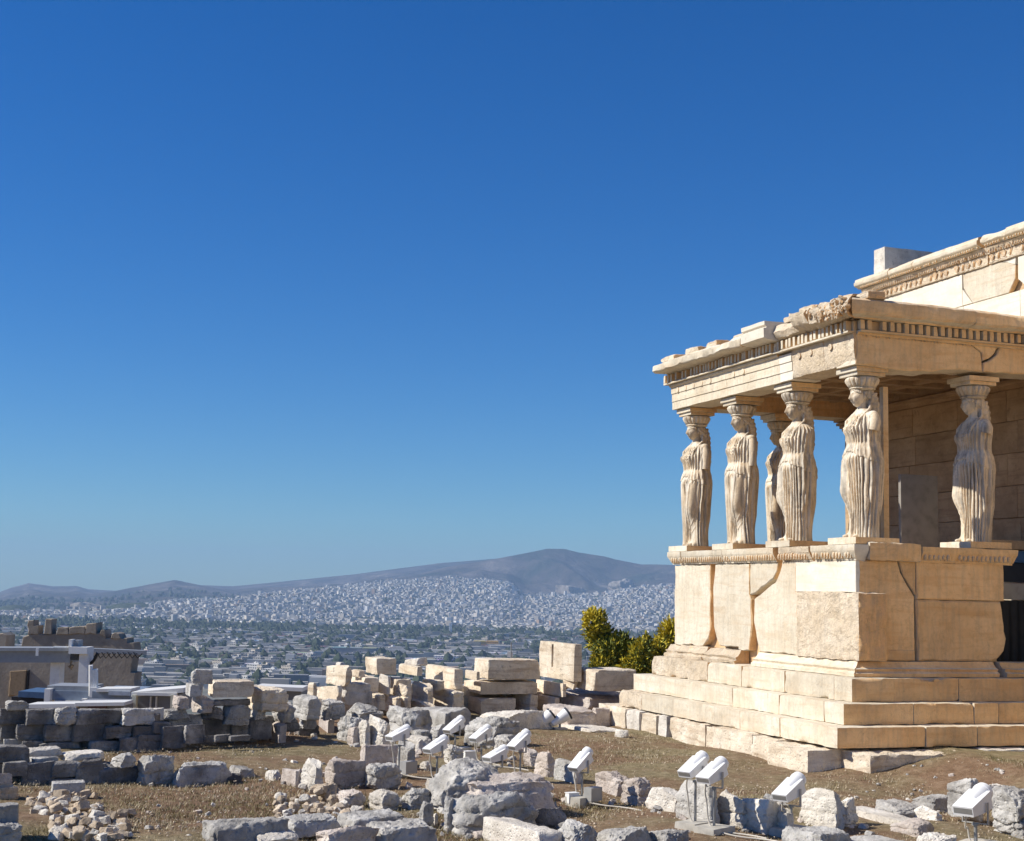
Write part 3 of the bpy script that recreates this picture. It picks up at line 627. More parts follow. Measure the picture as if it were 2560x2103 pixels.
# ------------------------------------------------------------------ the long temple wall behind the porch
MA, RM, WM, IM = MT['marble'], MT['rough_marble'], MT['white_marble'], MT['inner_marble']
wall = empty('temple_wall', (-4.7, 3.4, -2.2)); wall.location = (0, 0, 0)
tag(wall, 'long pale marble temple wall with carved cornice rising behind the figure porch', 'wall')
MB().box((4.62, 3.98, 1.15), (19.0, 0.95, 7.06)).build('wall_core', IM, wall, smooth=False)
def courses(zs, x0, x1, lens, mat, seed, off=0.0):
    r = random.Random(seed)
    for i in range(len(zs)-1):
        x = x0; k = i
        while x < x1:
            L = min(r.choice(lens), x1-x); L = L if x1-x-L > .3 else x1-x
            slab('wall_block', mat if not callable(mat) else mat(r), WF, [(x+.003, zs[i]+.003), (x+L-.003, zs[i]+.003), (x+L-.003, zs[i+1]-.003), (x+.003, zs[i+1]-.003)], t=.08, o=.0+off, j=.003, bev=.006, seed=seed+i*9+int(x*10), parent=wall, step=.12)
            x += L
courses([-1.1, -.6, -.1, .4], -4.85, 1.6, [1.2, 1.35], MA, 3)
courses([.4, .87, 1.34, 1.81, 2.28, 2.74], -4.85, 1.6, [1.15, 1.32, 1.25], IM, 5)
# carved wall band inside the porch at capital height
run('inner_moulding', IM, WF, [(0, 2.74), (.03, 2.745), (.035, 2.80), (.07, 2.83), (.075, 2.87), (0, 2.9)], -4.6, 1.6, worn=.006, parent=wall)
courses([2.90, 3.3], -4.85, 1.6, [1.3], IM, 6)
courses([3.3, 3.74, 4.17], -4.85, 1.6, [1.3, 1.5], WM, 8)
j = 0
for x0, x1, ml in ((-4.85, -3.86, WM), (-3.86, -2.275, WM), (-2.265, -1.03, MA), (-0.98, 0.6, WM), (.61, 1.7, MA)):
    pol = [(x0, 4.175), (x1, 4.175), (x1, 4.675), (x0, 4.675)]
    if j == 2: pol = [(x0+.24, 4.175), (x1-.17, 4.175), (x1-.02, 4.36), (x1, 4.56), (x1-.33, 4.675), (x0, 4.675), (x0+.02, 4.45)]
    if j == 3: pol = [(x0, 4.34), (x0+.18, 4.19), (x1, 4.175), (x1, 4.675), (x0, 4.675)]
    slab('wall_block', ml, WF, pol, t=.08, o=.004*(j % 2), j=.004, bev=.006, seed=40+j, parent=wall); j += 1
slab('wall_block', WM, WF, [(-2.27, 4.18), (-2.04, 4.18), (-2.27, 4.43)], t=.07, o=.002, j=.003, bev=.004, seed=60, parent=wall)
slab('wall_block', WM, WF, [(-1.33, 4.672), (-1.04, 4.57), (-1.03, 4.672)], t=.07, o=.002, j=.003, bev=.004, seed=61, parent=wall)
for x in np.arange(1.75, 13.4, 1.25):
    for z0, z1 in ((-1.1, -.1), (-.1, .87), (.87, 1.81), (1.81, 2.74), (2.74, 3.7), (3.7, 4.675)):
        slab('wall_block', MA, WF, [(x, z0+.004), (x+1.243, z0+.004), (x+1.243, z1-.004), (x, z1-.004)], t=.08, j=.003, bev=.006, seed=int(x*10), parent=wall, step=.3)
def anthemion(s0, s1, z, o, sp, seed):
    rr = random.Random(seed)
    def f(mb):
        for i in range(int((s1-s0)/sp)):
            s = s0+(i+.5)*sp; w = rr.uniform(.8, 1.1)
            if rr.random() < .12: continue
            if i % 2 == 0:
                for a in (-.9, -.45, 0, .45, .9):
                    c0 = WF.p(s+.012*a, o, z-.045); c1 = WF.p(s+.062*math.sin(a), o+.012, z-.045+.10*math.cos(a*.8)*w)
                    mb.tube([c0, c1], [.009, .015], 6)
            else:
                mb.ell(WF.p(s, o, z-.01), (.03, .03, .055*w), 8, 6); mb.tube([WF.p(s-.05, o, z+.045), WF.p(s, o, z-.055), WF.p(s+.05, o, z+.045)], .010, 6)
            mb.tube([WF.p(s-sp*.4, o, z-.06), WF.p(s, o+.006, z-.075), WF.p(s+sp*.4, o, z-.06)], .009, 6)
    return f
for i, (x0, x1) in enumerate(((-4.86, -1.63), (-1.585, 1.6), (1.61, 6), (6.01, 13.5))):
    z = 4.765+(.0 if i == 0 else .012)
    run('carved_frieze', RM, WF, [(-.1, 4.68), (.03, 4.682), (.035, 4.70), (.02, 4.71), (.025, 4.835), (-.1, 4.84)], x0, x1, worn=.008, seed=i, parent=wall, extra=anthemion(x0, min(x1, 2.2), z, .03, .135, i))
    run('bead_moulding', RM, WF, [(-.1, 4.842), (.04, 4.842), (.045, 4.87), (.075, 4.90), (.085, 4.935), (-.1, 4.94)], x0-.05, x1, worn=.006, seed=i+9, parent=wall, bite=.03, extra=eggs(WF, x0, min(x1, 2.2), 4.868, .065, .06, (.019, .022, .026), .1, i))
for i, (x0, x1) in enumerate(((-4.85, -3.98), (-3.97, -3.3), (-3.29, -1.66), (-1.6, -1.05), (-1.03, 1.5), (1.52, 5.5), (5.52, 13.5))):
    run('cornice', MA, WF, [(-.3, 4.942), (.12, 4.945), (.135, 4.965), (.165, 4.972), (.185, 4.99), (.19, 5.0), (.19, 5.045), (.17, 5.06), (.165, 5.10 if i not in (1, 3) else 5.08), (.12, 5.115), (-.3, 5.12)], x0-(.12 if i == 0 else 0), x1, worn=.009 if i < 4 else .006, bite=(.02, .10, .0, .07, 0, 0, 0)[i], seed=i+3, parent=wall, extra=eggs(WF, x0, min(x1, 2.2), 4.945, .15, .06, (.018, .024, .02), .1, i+40, darts=False))
tb = block('loose_block', MT['pale'], -4.68, -4.36, 3.42, 4.48, 5.08, 5.58, seed=4, res=.05, rvar=.02, amp=.004)
tag(tb, 'large weathered block lying on the western end of the high cornice', 'stone block')

# ------------------------------------------------------------------ the porch
porch = empty('figure_porch', (0, 0, 0)); tag(porch, 'roofed marble porch on a high cracked podium with stepped base', 'porch')
B = lambda *a, **k: block(*a, parent=porch, **k)
# foundation courses, rough and gapped
for i, (x0, x1, o, z0) in enumerate(((-6.22, -5.15, .9, -2.5), (-5.12, -4.66, .88, -2.52), (-4.64, -4.1, .86, -2.52), (-4.02, -3.72, .87, -2.53), (-3.6, -2.5, .86, -2.5), (-2.42, -2.2, .88, -2.6), (-2.1, -1.0, .95, -2.62), (-.97, -.35, .97, -2.62), (-.33, .62, 1.10, -2.66))):
    B('foundation_block', MT['cream'] if i not in (1, 3) else MT['pale'], x0, x1, -o, .3, z0, -2.125-.012*(i % 3), seed=i+70, res=.055, rvar=.09, amp=.022)
B('foundation_block', MT['cream'], .40, 1.22, -.62, .95, -2.6, -2.155, seed=82, res=.06, rvar=.12, amp=.03)
B('foundation_block', MT['pale'], .30, 1.02, 1.15, 2.2, -2.5, -2.14, seed=83, res=.06, rvar=.1, amp=.02)
B('foundation_block', MT['pale'], .30, 1.06, 2.3, 4.2, -2.5, -2.16, seed=84, res=.06, rvar=.08, amp=.02)
# three steps: south blocks, corner, east blocks
def steprow(o, z0, z1, xs, ys, mats=None, wear=1.0, seed=0, corner=.45):
    for i in range(len(xs)-1):
        c = i == len(xs)-2
        B('step_block', RM if (mats and i in mats) else MA, xs[i]+.003, xs[i+1]-.003, -o, (.1 if not c else corner-.003), z0, z1, seed=seed+i, res=.05, rvar=.06*wear*(2 if mats and i in mats else 1), amp=.005*(3 if mats and i in mats else 1), nmax=60)
    for i in range(len(ys)-1):
        B('step_block', (MA), -.1, o, ys[i]+.003, ys[i+1]-.003, z0, z1, seed=seed+20+i, res=.05, rvar=(.075 if wear < 1.5 else .30 if i < 1 else .16)*1.0, amp=.006, nmax=60)
steprow(.80, -2.118, -1.872, [-5.62, -4.75, -3.65, -1.6, -.55, .80], [.45, 1.2, 2.05, 3.38], mats=(0,), seed=100, wear=.9)
steprow(.55, -1.868, -1.612, [-5.62, -2.28, -1.0, .10, .55], [.45, 1.35, 1.72, 3.38], seed=130, wear=.8)
steprow(.31, -1.608, -1.318, [-5.42, -3.5, -2.46, -1.27, -.05, .36], [.3, 1.30, 2.6, 3.38], mats=(0,), seed=160, wear=1.8, corner=.3)
# base moulding
bp_ = [(-.1, -1.31), (.16, -1.312), (.165, -1.27), (.12, -1.245), (.14, -1.215), (.09, -1.20), (.055, -1.165), (.03, -1.125), (-.1, -1.122)]
run('base_moulding', MA, SF, bp_, -2.46, .02, 0, 1, worn=.006, seed=1, parent=porch, bite=.02)
run('base_moulding', RM, SF, bp_, -5.42, -4.0, .6, 0, worn=.02, seed=2, parent=porch, bite=.10)
run('base_moulding', RM, SF, bp_, -3.97, -2.98, 0, 0, worn=.02, seed=3, parent=porch, bite=.06)
run('base_moulding', MA, EF, bp_, .02, 2.05, 1, 0, worn=.005, seed=4, parent=porch, bite=.02)
run('base_moulding', MA, EF, [(a+.02, b) for a, b in bp_], 2.15, 3.38, 0, 0, worn=.02, seed=5, parent=porch, bite=.1)
# podium: backing and cracked slabs
MB().box((-2.66, 1.165, -.58), (5.12, 2.09, 1.46)).build('podium_core', MT['warm_shade'], porch, smooth=False)
MB().box((-2.7, 1.19, .24), (5.0, 2.18, .19)).build('podium_floor', IM, porch, smooth=False)
ps = lambda m, fr, poly, seed, **k: slab('podium_slab', m, fr, poly, t=.13, seed=seed, parent=porch, **k)
ps(MA, SF, [(-5.27, .15), (-4.03, .15), (-4.03, -.85), (-4.10, -1.0), (-4.27, -1.118), (-5.25, -1.118)], 1, j=.018)
ps(MA, SF, [(-3.87, .15), (-2.80, .15), (-2.80, -.31), (-2.75, -.38), (-2.73, -.75), (-2.79, -1.05), (-2.80, -1.118), (-3.12, -1.118), (-3.12, -1.08), (-3.72, -1.08), (-3.8, -1.0), (-3.90, -.8), (-3.93, -.3)], 2, j=.014)
ps(MA, SF, [(-2.78, .15), (-1.97, .15), (-2.01, .03), (-2.12, -.08), (-2.45, -.21), (-2.68, -.30), (-2.78, -.31)], 3, j=.006)
ps(MA, SF, [(-1.86, .15), (-1.49, .15), (-1.49, -.255), (-1.44, -.27), (-1.46, -.55), (-1.42, -.8), (-1.46, -1.118), (-2.50, -1.118), (-2.56, -1.0), (-2.60, -.85), (-2.66, -.70), (-2.65, -.37), (-2.4, -.27), (-2.05, -.13), (-1.93, 0)], 4, j=.010)
ps(WM, SF, [(-1.482, .15), (-.002, .15), (-.002, -.255), (-1.482, -.255)], 5, j=.002, bev=.005, o=.012)
Q, Fs = wbox((1.52, .42, .86), res=.035, rmin=.008, rvar=.05, amp=.016, seed=9, nmax=60)
MB().add(Q+np.array([-.63, .15, -.69]), Fs).build('podium_slab', RM, porch, angle=60)
ps(MA, EF, [(.03, .16), (.62, .16), (.66, .0), (.78, -.18), (.865, -.3), (.87, -1.118), (.12, -1.118), (.12, -.26), (.03, -.26)], 6, j=.006)
ps(MA, EF, [(.64, .16), (.885, .16), (.885, -.27), (.84, -.2), (.70, -.02)], 7, j=.006)
ps(MA, EF, [(.90, .16), (2.28, .16), (2.28, -.325), (.90, -.325)], 8, j=.003)
ps(MA, EF, [(.90, -.332), (2.22, -.332), (2.25, -.5), (2.27, -.72), (2.30, -.82), (2.26, -.98), (2.15, -1.08), (2.05, -1.118), (.91, -1.118)], 9, j=.006, bev=.02)
slab('podium_slab', MA, EF, [(.13, -.98), (.86, -.98), (.86, -1.115), (.13, -1.115)], t=.1, o=.018, j=.006, seed=12, parent=porch)
# crown moulding of the podium
cp = [(-.1, .152), (.015, .152), (.02, .175), (.03, .18), (.075, .265), (.08, .275), (.085, .285), (.085, .355), (-.1, .36)]
def crown(fr, s0, s1, m0=0, m1=0, seed=0, worn=.005, bite=.01, egg=True, mat=MA):
    run('crown_moulding', mat, fr, cp, s0, s1, m0, m1, worn=worn, seed=seed, parent=porch, bite=bite, extra=eggs(fr, s0+.02, s1-.02, .225, .052, .070, (.027, .036, .048), .05, seed) if egg else None)
crown(SF, -5.29, -4.9, 1, 0, 1, egg=True); crown(SF, -4.895, -3.5, seed=2); crown(SF, -3.495, -1.98, seed=3); crown(SF, -1.90, -1.02, seed=4, worn=.014, bite=.05, mat=RM); crown(SF, -.98, 0.0, 0, 1, 5)
run('crown_moulding', WM, EF, [(-.1, .152), (.0, .152), (.085, .285), (.085, .355), (-.1, .36)], 0.0, .13, 1, 0, worn=.003, parent=porch)
B('crown_moulding', MA, -.15, .09, .14, .92, .158, .385, seed=44, res=.04, rvar=.07, amp=.012)
crown(EF, .95, 1.48, seed=7, mat=MA); crown(EF, 1.485, 2.40, 0, .6, 8, worn=.01, bite=.02, mat=MA)
# architrave: three fasciae, the eastern half eroded smooth
ap = [(-.45, 2.70), (0, 2.70), (.0, 2.822), (.014, 2.828), (.014, 2.952), (.028, 2.958), (.028, 3.055), (.06, 3.075), (.065, 3.10), (-.45, 3.10)]
def discs(s0, s1, sp, seed):
    r = random.Random(seed)
    def f(mb):
        for i in range(int((s1-s0)/sp)):
            if r.random() < .12: continue
            c = SF.p(s0+(i+.5)*sp, .027, 2.998)
            V = [c+np.array([.047*math.cos(t), 0, .043*math.sin(t)])+np.array([0, -.011*q, 0])*1 for q in (0, 1) for t in np.linspace(0, 2*math.pi, 18, endpoint=False)]
            mb.add(V, [(a, (a+1) % 18, 18+(a+1) % 18, 18+a) for a in range(18)]+[tuple(range(35, 17, -1))])
    return f
A = lambda m, s0, s1, seed, w, b, e=None, m0=0, m1=0, pr=ap: run('architrave_block', m, SF, pr, s0, s1, m0, m1, worn=w, seed=seed, parent=porch, bite=b, extra=e)
A(MA, -5.40, -3.505, 1, .004, .0, discs(-5.3, -3.6, .285, 1)); A(MA, -3.50, -1.905, 2, .004, .0, discs(-3.4, -1.95, .30, 2))
A(WM, -1.90, -1.56, 3, .002, .0, pr=[(-.45, 2.702), (.004, 2.702), (.004, 2.822), (.016, 2.828), (.016, 2.952), (.03, 2.958), (.03, 3.075), (-.45, 3.075)])
ae = [(-.45, 2.72), (-.01, 2.72), (.004, 2.76), (.008, 2.83), (.012, 2.93), (.015, 2.96), (.022, 3.05), (.03, 3.10), (-.45, 3.10)]
A(RM, -1.555, -.735, 4, .010, .015, discs(-1.5, -.75, .30, 3), pr=ae); A(RM, -.73, .0, 5, .012, .015, discs(-.7, -.05, .3, 4), pr=ae, m1=0)
slab('architrave_block', MA, EF, [(.005, 2.70), (.35, 2.675), (.75, 2.665), (1.25, 2.69), (1.62, 2.745), (1.72, 2.75), (1.9, 2.74), (1.985, 2.74), (1.99, 2.9), (1.97, 3.0), (1.80, 3.10), (.005, 3.10)], t=.45, o=.006, j=.01, bev=.015, seed=31, parent=porch)
slab('architrave_block', MA, EF, [(1.995, 2.74), (2.5, 2.745), (3.38, 2.76), (3.38, 3.10), (2.28, 3.10), (2.22, 2.98), (2.12, 2.9), (2.0, 2.86)], t=.45, o=.004, j=.01, bev=.012, seed=32, parent=porch)
slab('architrave_block', MA, EF, [(1.82, 3.1), (1.985, 3.0), (2.0, 2.885), (2.1, 2.92), (2.2, 3.0), (2.26, 3.1)], t=.3, o=-.002, j=.01, bev=.012, seed=33, parent=porch)
run('fascia_moulding', MA, EF, [(-.1, 3.085), (.035, 3.085), (.05, 3.10), (.05, 3.125), (-.1, 3.125)], .02, 3.38, worn=.008, parent=porch, bite=.02, extra=eggs(EF, .1, 1.9, 3.078, .015, .05, (.014, .012, .014), .15, 5, darts=False))
WFc = FR((-5.40, 0, 0), (0, 1, 0), (-1, 0, 0))
run('architrave_block', MA, WFc, [(-.45, 2.70), (0, 2.70), (.03, 3.10), (-.45, 3.10)], 0, 3.38, worn=.006, parent=porch)
# dentils
def dentils(name, fr, s0, s1, sp, w, z0, z1, o0, o1, seed, miss=.03, mat=MA):
    r = random.Random(seed); mb = MB(); s = s0
    while s < s1-w:
        if r.random() > miss:
            h = (z1-z0)*r.uniform(.86, 1); d = (o1-o0)*r.uniform(.75, 1)
            Q, Fs = wbox((w, d, h), res=.03, rmin=.006, rvar=.02, amp=.004, seed=int(s*97) % 50+seed)
            T = np.stack([fr.t, fr.n, np.array([0, 0, 1.])], 0); mb.add(Q @ T+fr.p(s+w/2, o0+d/2, z1-h/2), Fs)
        s += sp
    mb.box(fr.p((s0+s1)/2, (o0-.12)/2, (z0+z1)/2), abs(fr.t)*(s1-s0)+abs(fr.n)*(o0+.12)+np.array([0, 0, z1-z0]))
    mb.box(fr.p((s0+s1)/2, (o1-.12)/2+.005, z0-.012), abs(fr.t)*(s1-s0)+abs(fr.n)*(o1+.10)+np.array([0, 0, .024]))
    return mb.build(name, mat, porch, angle=50)
dentils('dentil_band', SF, -5.50, -1.95, .105, .062, 3.135, 3.27, .03, .125, 1, .04)
dentils('dentil_band', SF, -1.94, -.0, .108, .06, 3.13, 3.265, .02, .115, 2, .02)
dentils('dentil_band', EF, .03, 3.38, .112, .066, 3.14, 3.275, .0, .10, 3, .02, mat=MA)
# cornice of the porch: intact west part, one new piece, a broken stretch, the carved battered corner
gp = [(-.4, 3.272), (.10, 3.274), (.14, 3.285), (.30, 3.285), (.335, 3.30), (.345, 3.315), (.345, 3.405), (.32, 3.42), (.25, 3.45), (-.4, 3.50)]
G = lambda m, s0, s1, seed, w, b, pr=gp, m0=0, m1=0, fr=SF: run('cornice_block', m, fr, pr, s0, s1, m0, m1, worn=w, seed=seed, parent=porch, bite=b, step=.05)
G(MA, -5.40, -4.32, 1, .018, .05, m0=.1); G(MA, -4.31, -3.1, 2, .018, .05); G(MA, -3.09, -2.47, 3, .03, .06)
G(WM, -2.46, -1.78, 4, .003, .0, [(-.4, 3.272), (.12, 3.274), (.3, 3.29), (.34, 3.31), (.345, 3.44), (.30, 3.45), (.30, 3.475), (.33, 3.49), (.335, 3.545), (-.4, 3.55)])
G(RM, -1.76, -1.15, 5, .03, .05, [(-.4, 3.272), (.08, 3.274), (.16, 3.30), (.2, 3.38), (.16, 3.48), (-.4, 3.52)])
G(RM, -1.14, -.72, 6, .05, .10, [(-.4, 3.272), (.08, 3.274), (.26, 3.36), (.33, 3.45), (.30, 3.52), (-.4, 3.55)])
def curls(mb):
    r = random.Random(3)
    for i in range(46):
        s = r.uniform(-.68, .25); z = r.uniform(3.32, 3.50); a = r.uniform(0, 6.3)
        mb.tube([SF.p(s+.05*math.cos(a+q), .265+.02*q, z+.045*math.sin(a+q)) for q in (0, .7, 1.5, 2.3)], r.uniform(.012, .024), 6)
        mb.ell(SF.p(s, .25, z), (.045, .05, .04), 7, 5)
run('cornice_block', RM, SF, [(-.4, 3.272), (.12, 3.274), (.2, 3.29), (.26, 3.32), (.28, 3.46), (.22, 3.54), (.1, 3.57), (-.4, 3.57)], -.71, .03, 0, .8, worn=.04, seed=7, parent=porch, bite=.05, step=.03, extra=curls)
G(MA, .0, 1.7, 8, .012, .05, [(-.4, 3.28), (.09, 3.282), (.11, 3.30), (.22, 3.315), (.26, 3.34), (.27, 3.42), (.26, 3.49), (.2, 3.53), (-.4, 3.55)], .8, 0, EF)
G(MA, 1.705, 3.38, 9, .015, .05, [(-.4, 3.28), (.09, 3.282), (.11, 3.30), (.22, 3.315), (.26, 3.34), (.27, 3.42), (.26, 3.48), (.2, 3.52), (-.4, 3.54)], 0, 0, EF)
for i, (x0, x1, y0, y1, z1) in enumerate(((-5.35, -3.9, .2, 1.7, 3.53), (-3.88, -2.4, .15, 1.6, 3.52), (-2.38, -.2, .3, 1.6, 3.56), (-5.35, -.1, 1.62, 3.36, 3.55))):
    B('roof_slab', RM, x0, x1, y0, y1, 3.28, z1, seed=i+200, res=.09, rvar=.05, amp=.015, nmax=30)
for i, (s, d, z, w) in enumerate(((-5.1, .22, 3.49, .5), (-4.3, .18, 3.50, .45), (-3.6, .2, 3.50, .35), (-2.85, .12, 3.50, .42), (-1.35, .1, 3.54, .55), (-.9, .16, 3.555, .35), (-.25, .05, 3.58, .5), (.12, -.05, 3.58, .3))):
    V, Fs = rockmesh(w, .3, .10, 'b', 500+i); MB().add(V, Fs).build('cornice_fragment', RM, porch, loc=SF.p(s, d-.12, z))
# ceiling and its beams
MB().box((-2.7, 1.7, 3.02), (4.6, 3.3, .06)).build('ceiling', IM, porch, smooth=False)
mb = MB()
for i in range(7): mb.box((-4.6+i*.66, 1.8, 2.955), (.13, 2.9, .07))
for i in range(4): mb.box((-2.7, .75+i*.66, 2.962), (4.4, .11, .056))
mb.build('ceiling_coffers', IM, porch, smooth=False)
# antae where the porch meets the wall
for x in (-5.0,):
    B('anta', MA if x > -1 else IM, x-.2, x+.2, 3.16, 3.39, .36, 2.50, seed=int(x*3)+30, res=.12, rvar=.015)
    mb = MB()
    for dz, e in ((2.505, .02), (2.55, .05), (2.60, .09), (2.66, .12)): mb.box((x, 3.26-e/2, dz+.02), (.40+2*e, .25+e, .045))
    mb.build('anta_capital', MA if x > -1 else IM, porch, smooth=False)

# ------------------------------------------------------------------ the stone maidens
def figure_mesh(free=-1, seed=0, arms=(0.42, 0.42), worn=1.0, upper=0.0):
    """draped standing woman facing -y, 1.96 m to the crown of the head; free = side of the bent leg (-1: her right, towards -x)"""
    rr = random.Random(seed); mb = MB()
    nt_, nz = 240, 250
    zs = np.linspace(0, 1.70, nz); th = np.linspace(0, 2*math.pi, nt_, endpoint=False)
    K = np.array([0, .12, .30, .5, .7, .9, 1.03, 1.14, 1.22, 1.34, 1.46, 1.55, 1.61, 1.66, 1.70])
    a = np.interp(zs, K, [.208, .204, .206, .216, .230, .242, .246, .236, .220, .230, .250, .258, .235, .15, .075])
    b = np.interp(zs, K, [.170, .165, .168, .178, .188, .198, .20, .188, .17, .172, .178, .16, .135, .10, .075])
    k = np.ones(9)/9
    a = np.convolve(np.pad(a, 4, 'edge'), k, 'valid'); b = np.convolve(np.pad(b, 4, 'edge'), k, 'valid')
    cy = np.interp(zs, K, [.0, .0, .0, .0, 0, 0, 0, .0, .0, -.005, -.0, .015, .02, .015, .01]); cx = -free*.02*np.sin(np.clip(zs/1.2, 0, 1)*math.pi)
    T, Z = np.meshgrid(th, zs); ct, st = np.cos(T), np.sin(T)          # front is st = -1
    e = 2.5; a = a*1.05; rad_ = (np.abs(ct/a[:, None])**e+np.abs(st/b[:, None])**e)**(-1/e)
    dang = lambda t0: np.angle(np.exp(1j*(T-t0)))
    front = -math.pi/2
    tk = front+free*0.62                       # direction of the bent knee
    leg = np.exp(-(dang(tk)/.42)**2)
    bulge = leg*(.085*np.exp(-((Z-.60)/.17)**2)+.055*np.exp(-((Z-.86)/.20)**2)+.015*np.exp(-((Z-.28)/.18)**2))
    bulge -= .05*np.exp(-(dang(tk)/.40)**2)*np.exp(-((Z-.22)/.17)**2)
    bulge += .05*np.exp(-(dang(tk+free*.15)/.3)**2)*np.exp(-((Z-.02)/.05)**2)
    legmask = np.clip(1-1.25*np.exp(-(dang(tk)/.50)**4), 0, 1)
    legmask = np.where(Z > .98, np.maximum(legmask, smooth(.98, 1.06, Z)), legmask)
    # breasts, belly, shoulder blades
    for s in (-1, 1): bulge += .052*np.exp(-(dang(front+s*.50)/.30)**2)*np.exp(-((Z-1.415)/.075)**2)
    bulge += .025*np.exp(-(dang(front)/.6)**2)*np.exp(-((Z-1.02)/.1)**2)
    bulge += .05*np.exp(-(dang(-front)/.9)**2)*smooth(0.2, .5, Z)*smooth(1.66, 1.5, Z)          # mantle hanging down the back
    # deep vertical flutes of the skirt over the standing leg
    wob = .10*noise(np.stack([T*3, Z*2.2, 0*T+seed], -1), 3)+.05*noise(np.stack([T*6, Z*5, 0*T+seed], -1), 4)
    fl = np.cos(15*(T+wob*.7+.03*np.sin(Z*3)))
    flute = 1-2*np.abs(fl)**.55*(1+0*fl)+.35
    low = smooth(1.10, 1.0, Z)
    amp = -.031*low*legmask*(.55+.45*smooth(-.2, .7, -st+.3))*(.75+.4*noise(np.stack([T*2.5, Z*1.3, 0*T+seed*3], -1), 5))
    d = bulge+amp*flute
    # stray folds drawn over the smooth leg
    for q in (0, 1, 2, 3):
        t0 = tk+free*(-.62+.16*q)+.25*(Z-.5)*free; d += .012*np.exp(-(dang(t0)/.035)**2)*low*smooth(.0, .12, Z)*(1 if q in (0, 3) else smooth(.75, .3, Z))
    cat_ = np.exp(-((Z-(.22+.10*np.abs(dang(tk))/.4))/.018)**2)+.8*np.exp(-((Z-(.34+.14*np.abs(dang(tk))/.4))/.018)**2)
    d += .010*cat_*np.exp(-(dang(tk)/.4)**2)
    # overfold: blouses over the belt, hem curving down to the hips
    hem = 1.125-.24*np.abs(np.sin(dang(front)/2))**1.3-.010*np.cos(9*dang(front))+.012*noise(np.stack([T*7, 0*T, 0*T+seed], -1), 6)
    over = smooth(0, .014, Z-hem)*smooth(1.26, 1.13, Z)
    d += .016*over*smooth(-.9, .2, -st)+.010*over
    fo = np.abs(np.cos(16*(T+wob*.5)))**.6; d -= .013*fo*over
    up = smooth(1.20, 1.27, Z)*smooth(1.66, 1.58, Z)
    ff = np.abs(np.cos(16*(T+.35*wob+upper*(Z-1.4)*.5)))**.6; d += .028*(.5-ff)*up*(.45+.55*np.clip(np.abs(dang(front))/.5, 0, 1))*(np.abs(dang(front)) < 2.2)
    # v neckline folds
    for q in range(3):
        zv = 1.55-.045*q-.10*np.exp(-(dang(front)/.35)**2); d += .010*np.exp(-((Z-zv)/.012)**2)*np.exp(-(dang(front)/.75)**4)
    # mantle edge falling from shoulder along the sides in zigzags
    for s in (-1, 1):
        t0 = front+s*(1.35+.05*np.sin(Z*9+seed)); d += .030*np.exp(-(dang(t0)/.10)**2)*smooth(.35, .5, Z)*smooth(1.5, 1.3, Z)
        t1 = front+s*1.75; d += .02*np.exp(-(dang(t1)/.07)**2)*smooth(.1, .3, Z)*smooth(1.45, 1.3, Z)
    q3 = np.stack([ct*rad_*7, st*rad_*7, Z*7+seed*9], -1); d += worn*(.007*fbm(q3, 7, 3)+.004*fbm(q3*4, 8, 2))
    r = rad_+d
    X = cx[:, None]+r*ct; Y = cy[:, None]+r*st
    V = np.stack([X, Y, Z], -1).reshape(-1, 3)
    Fs = [(i*nt_+j, i*nt_+(j+1) % nt_, (i+1)*nt_+(j+1) % nt_, (i+1)*nt_+j) for i in range(nz-1) for j in range(nt_)]
    Fs += [tuple(range(nt_-1, -1, -1)), tuple(range((nz-1)*nt_, nz*nt_))]; mb.add(V, Fs)
    # feet
    for s in (-1, 1):
        fx = s*.10+free*.02; fy = -.20 if s == free else -.17
        mb.ell((fx, fy+.045, .022), (.042, .085, .03), 12, 8)
    # neck
    mb.tube([(0, .012, 1.63), (0, .0, 1.70), (0, -.012, 1.80)], [.10, .066, .068], 20)
    # arms, broken off
    for s, L in zip((-1, 1), arms):
        if L <= 0: continue
        n = 7; pts = [(s*(.235+.035*math.sin(q/n*2.2)), .02-.02*q/n, 1.60-L*q/n) for q in range(n+1)]
        rr_ = np.interp(np.linspace(0, L, n+1), [0, .08, .2, .34, .5], [.055, .078, .070, .060, .052])
        m0 = mb.n; mb.tube(pts, list(rr_), 16)
        mb.v[-1] += (mb.v[-1]*0+1)*(fbm(mb.v[-1]*14, 11, 2)*.008)[:, None]
        mb.ell((s*.215, .02, 1.595), (.075, .075, .065), 14, 10)
    # head: skull with a shaped face
    m, n = 44, 56; V = []
    ph = np.linspace(0, math.pi, m+1); tt = np.linspace(0, 2*math.pi, n, endpoint=False); TT, PP = np.meshgrid(tt, ph)
    ux, uy, uz = np.sin(PP)*np.cos(TT), np.sin(PP)*np.sin(TT), -np.cos(PP)
    x, y, z = .090*ux, .112*uy, .142*uz
    fr_ = np.clip(-uy, 0, 1)
    x = x*(1-.22*np.clip(-uz, 0, 1)**1.5)                                       # narrows to the chin
    y = y-.012*fr_*(uz < .2)
    def bump(bx, bz, sx, sz, amt): return amt*np.exp(-((x-bx)/sx)**2-((z-bz)/sz)**2)*(uy < -.1)
    y = y-bump(0, -.012, .016, .045, .029)-bump(0, -.04, .021, .016, .018)-bump(0, .040, .065, .014, .014)
    y = y+bump(-.036, .012, .022, .015, .022)+bump(.036, .012, .022, .015, .022)-bump(-.036, .010, .013, .007, .010)-bump(.036, .010, .013, .007, .010)
    y = y-bump(0, -.076, .026, .009, .014)-bump(0, -.094, .022, .009, .013)+bump(0, -.086, .026, .005, .012)-bump(0, -.122, .03, .02, .020)+bump(0, -.104, .03, .008, .008)
    y = y-bump(-.05, -.05, .03, .04, .006)-bump(.05, -.05, .03, .04, .006)
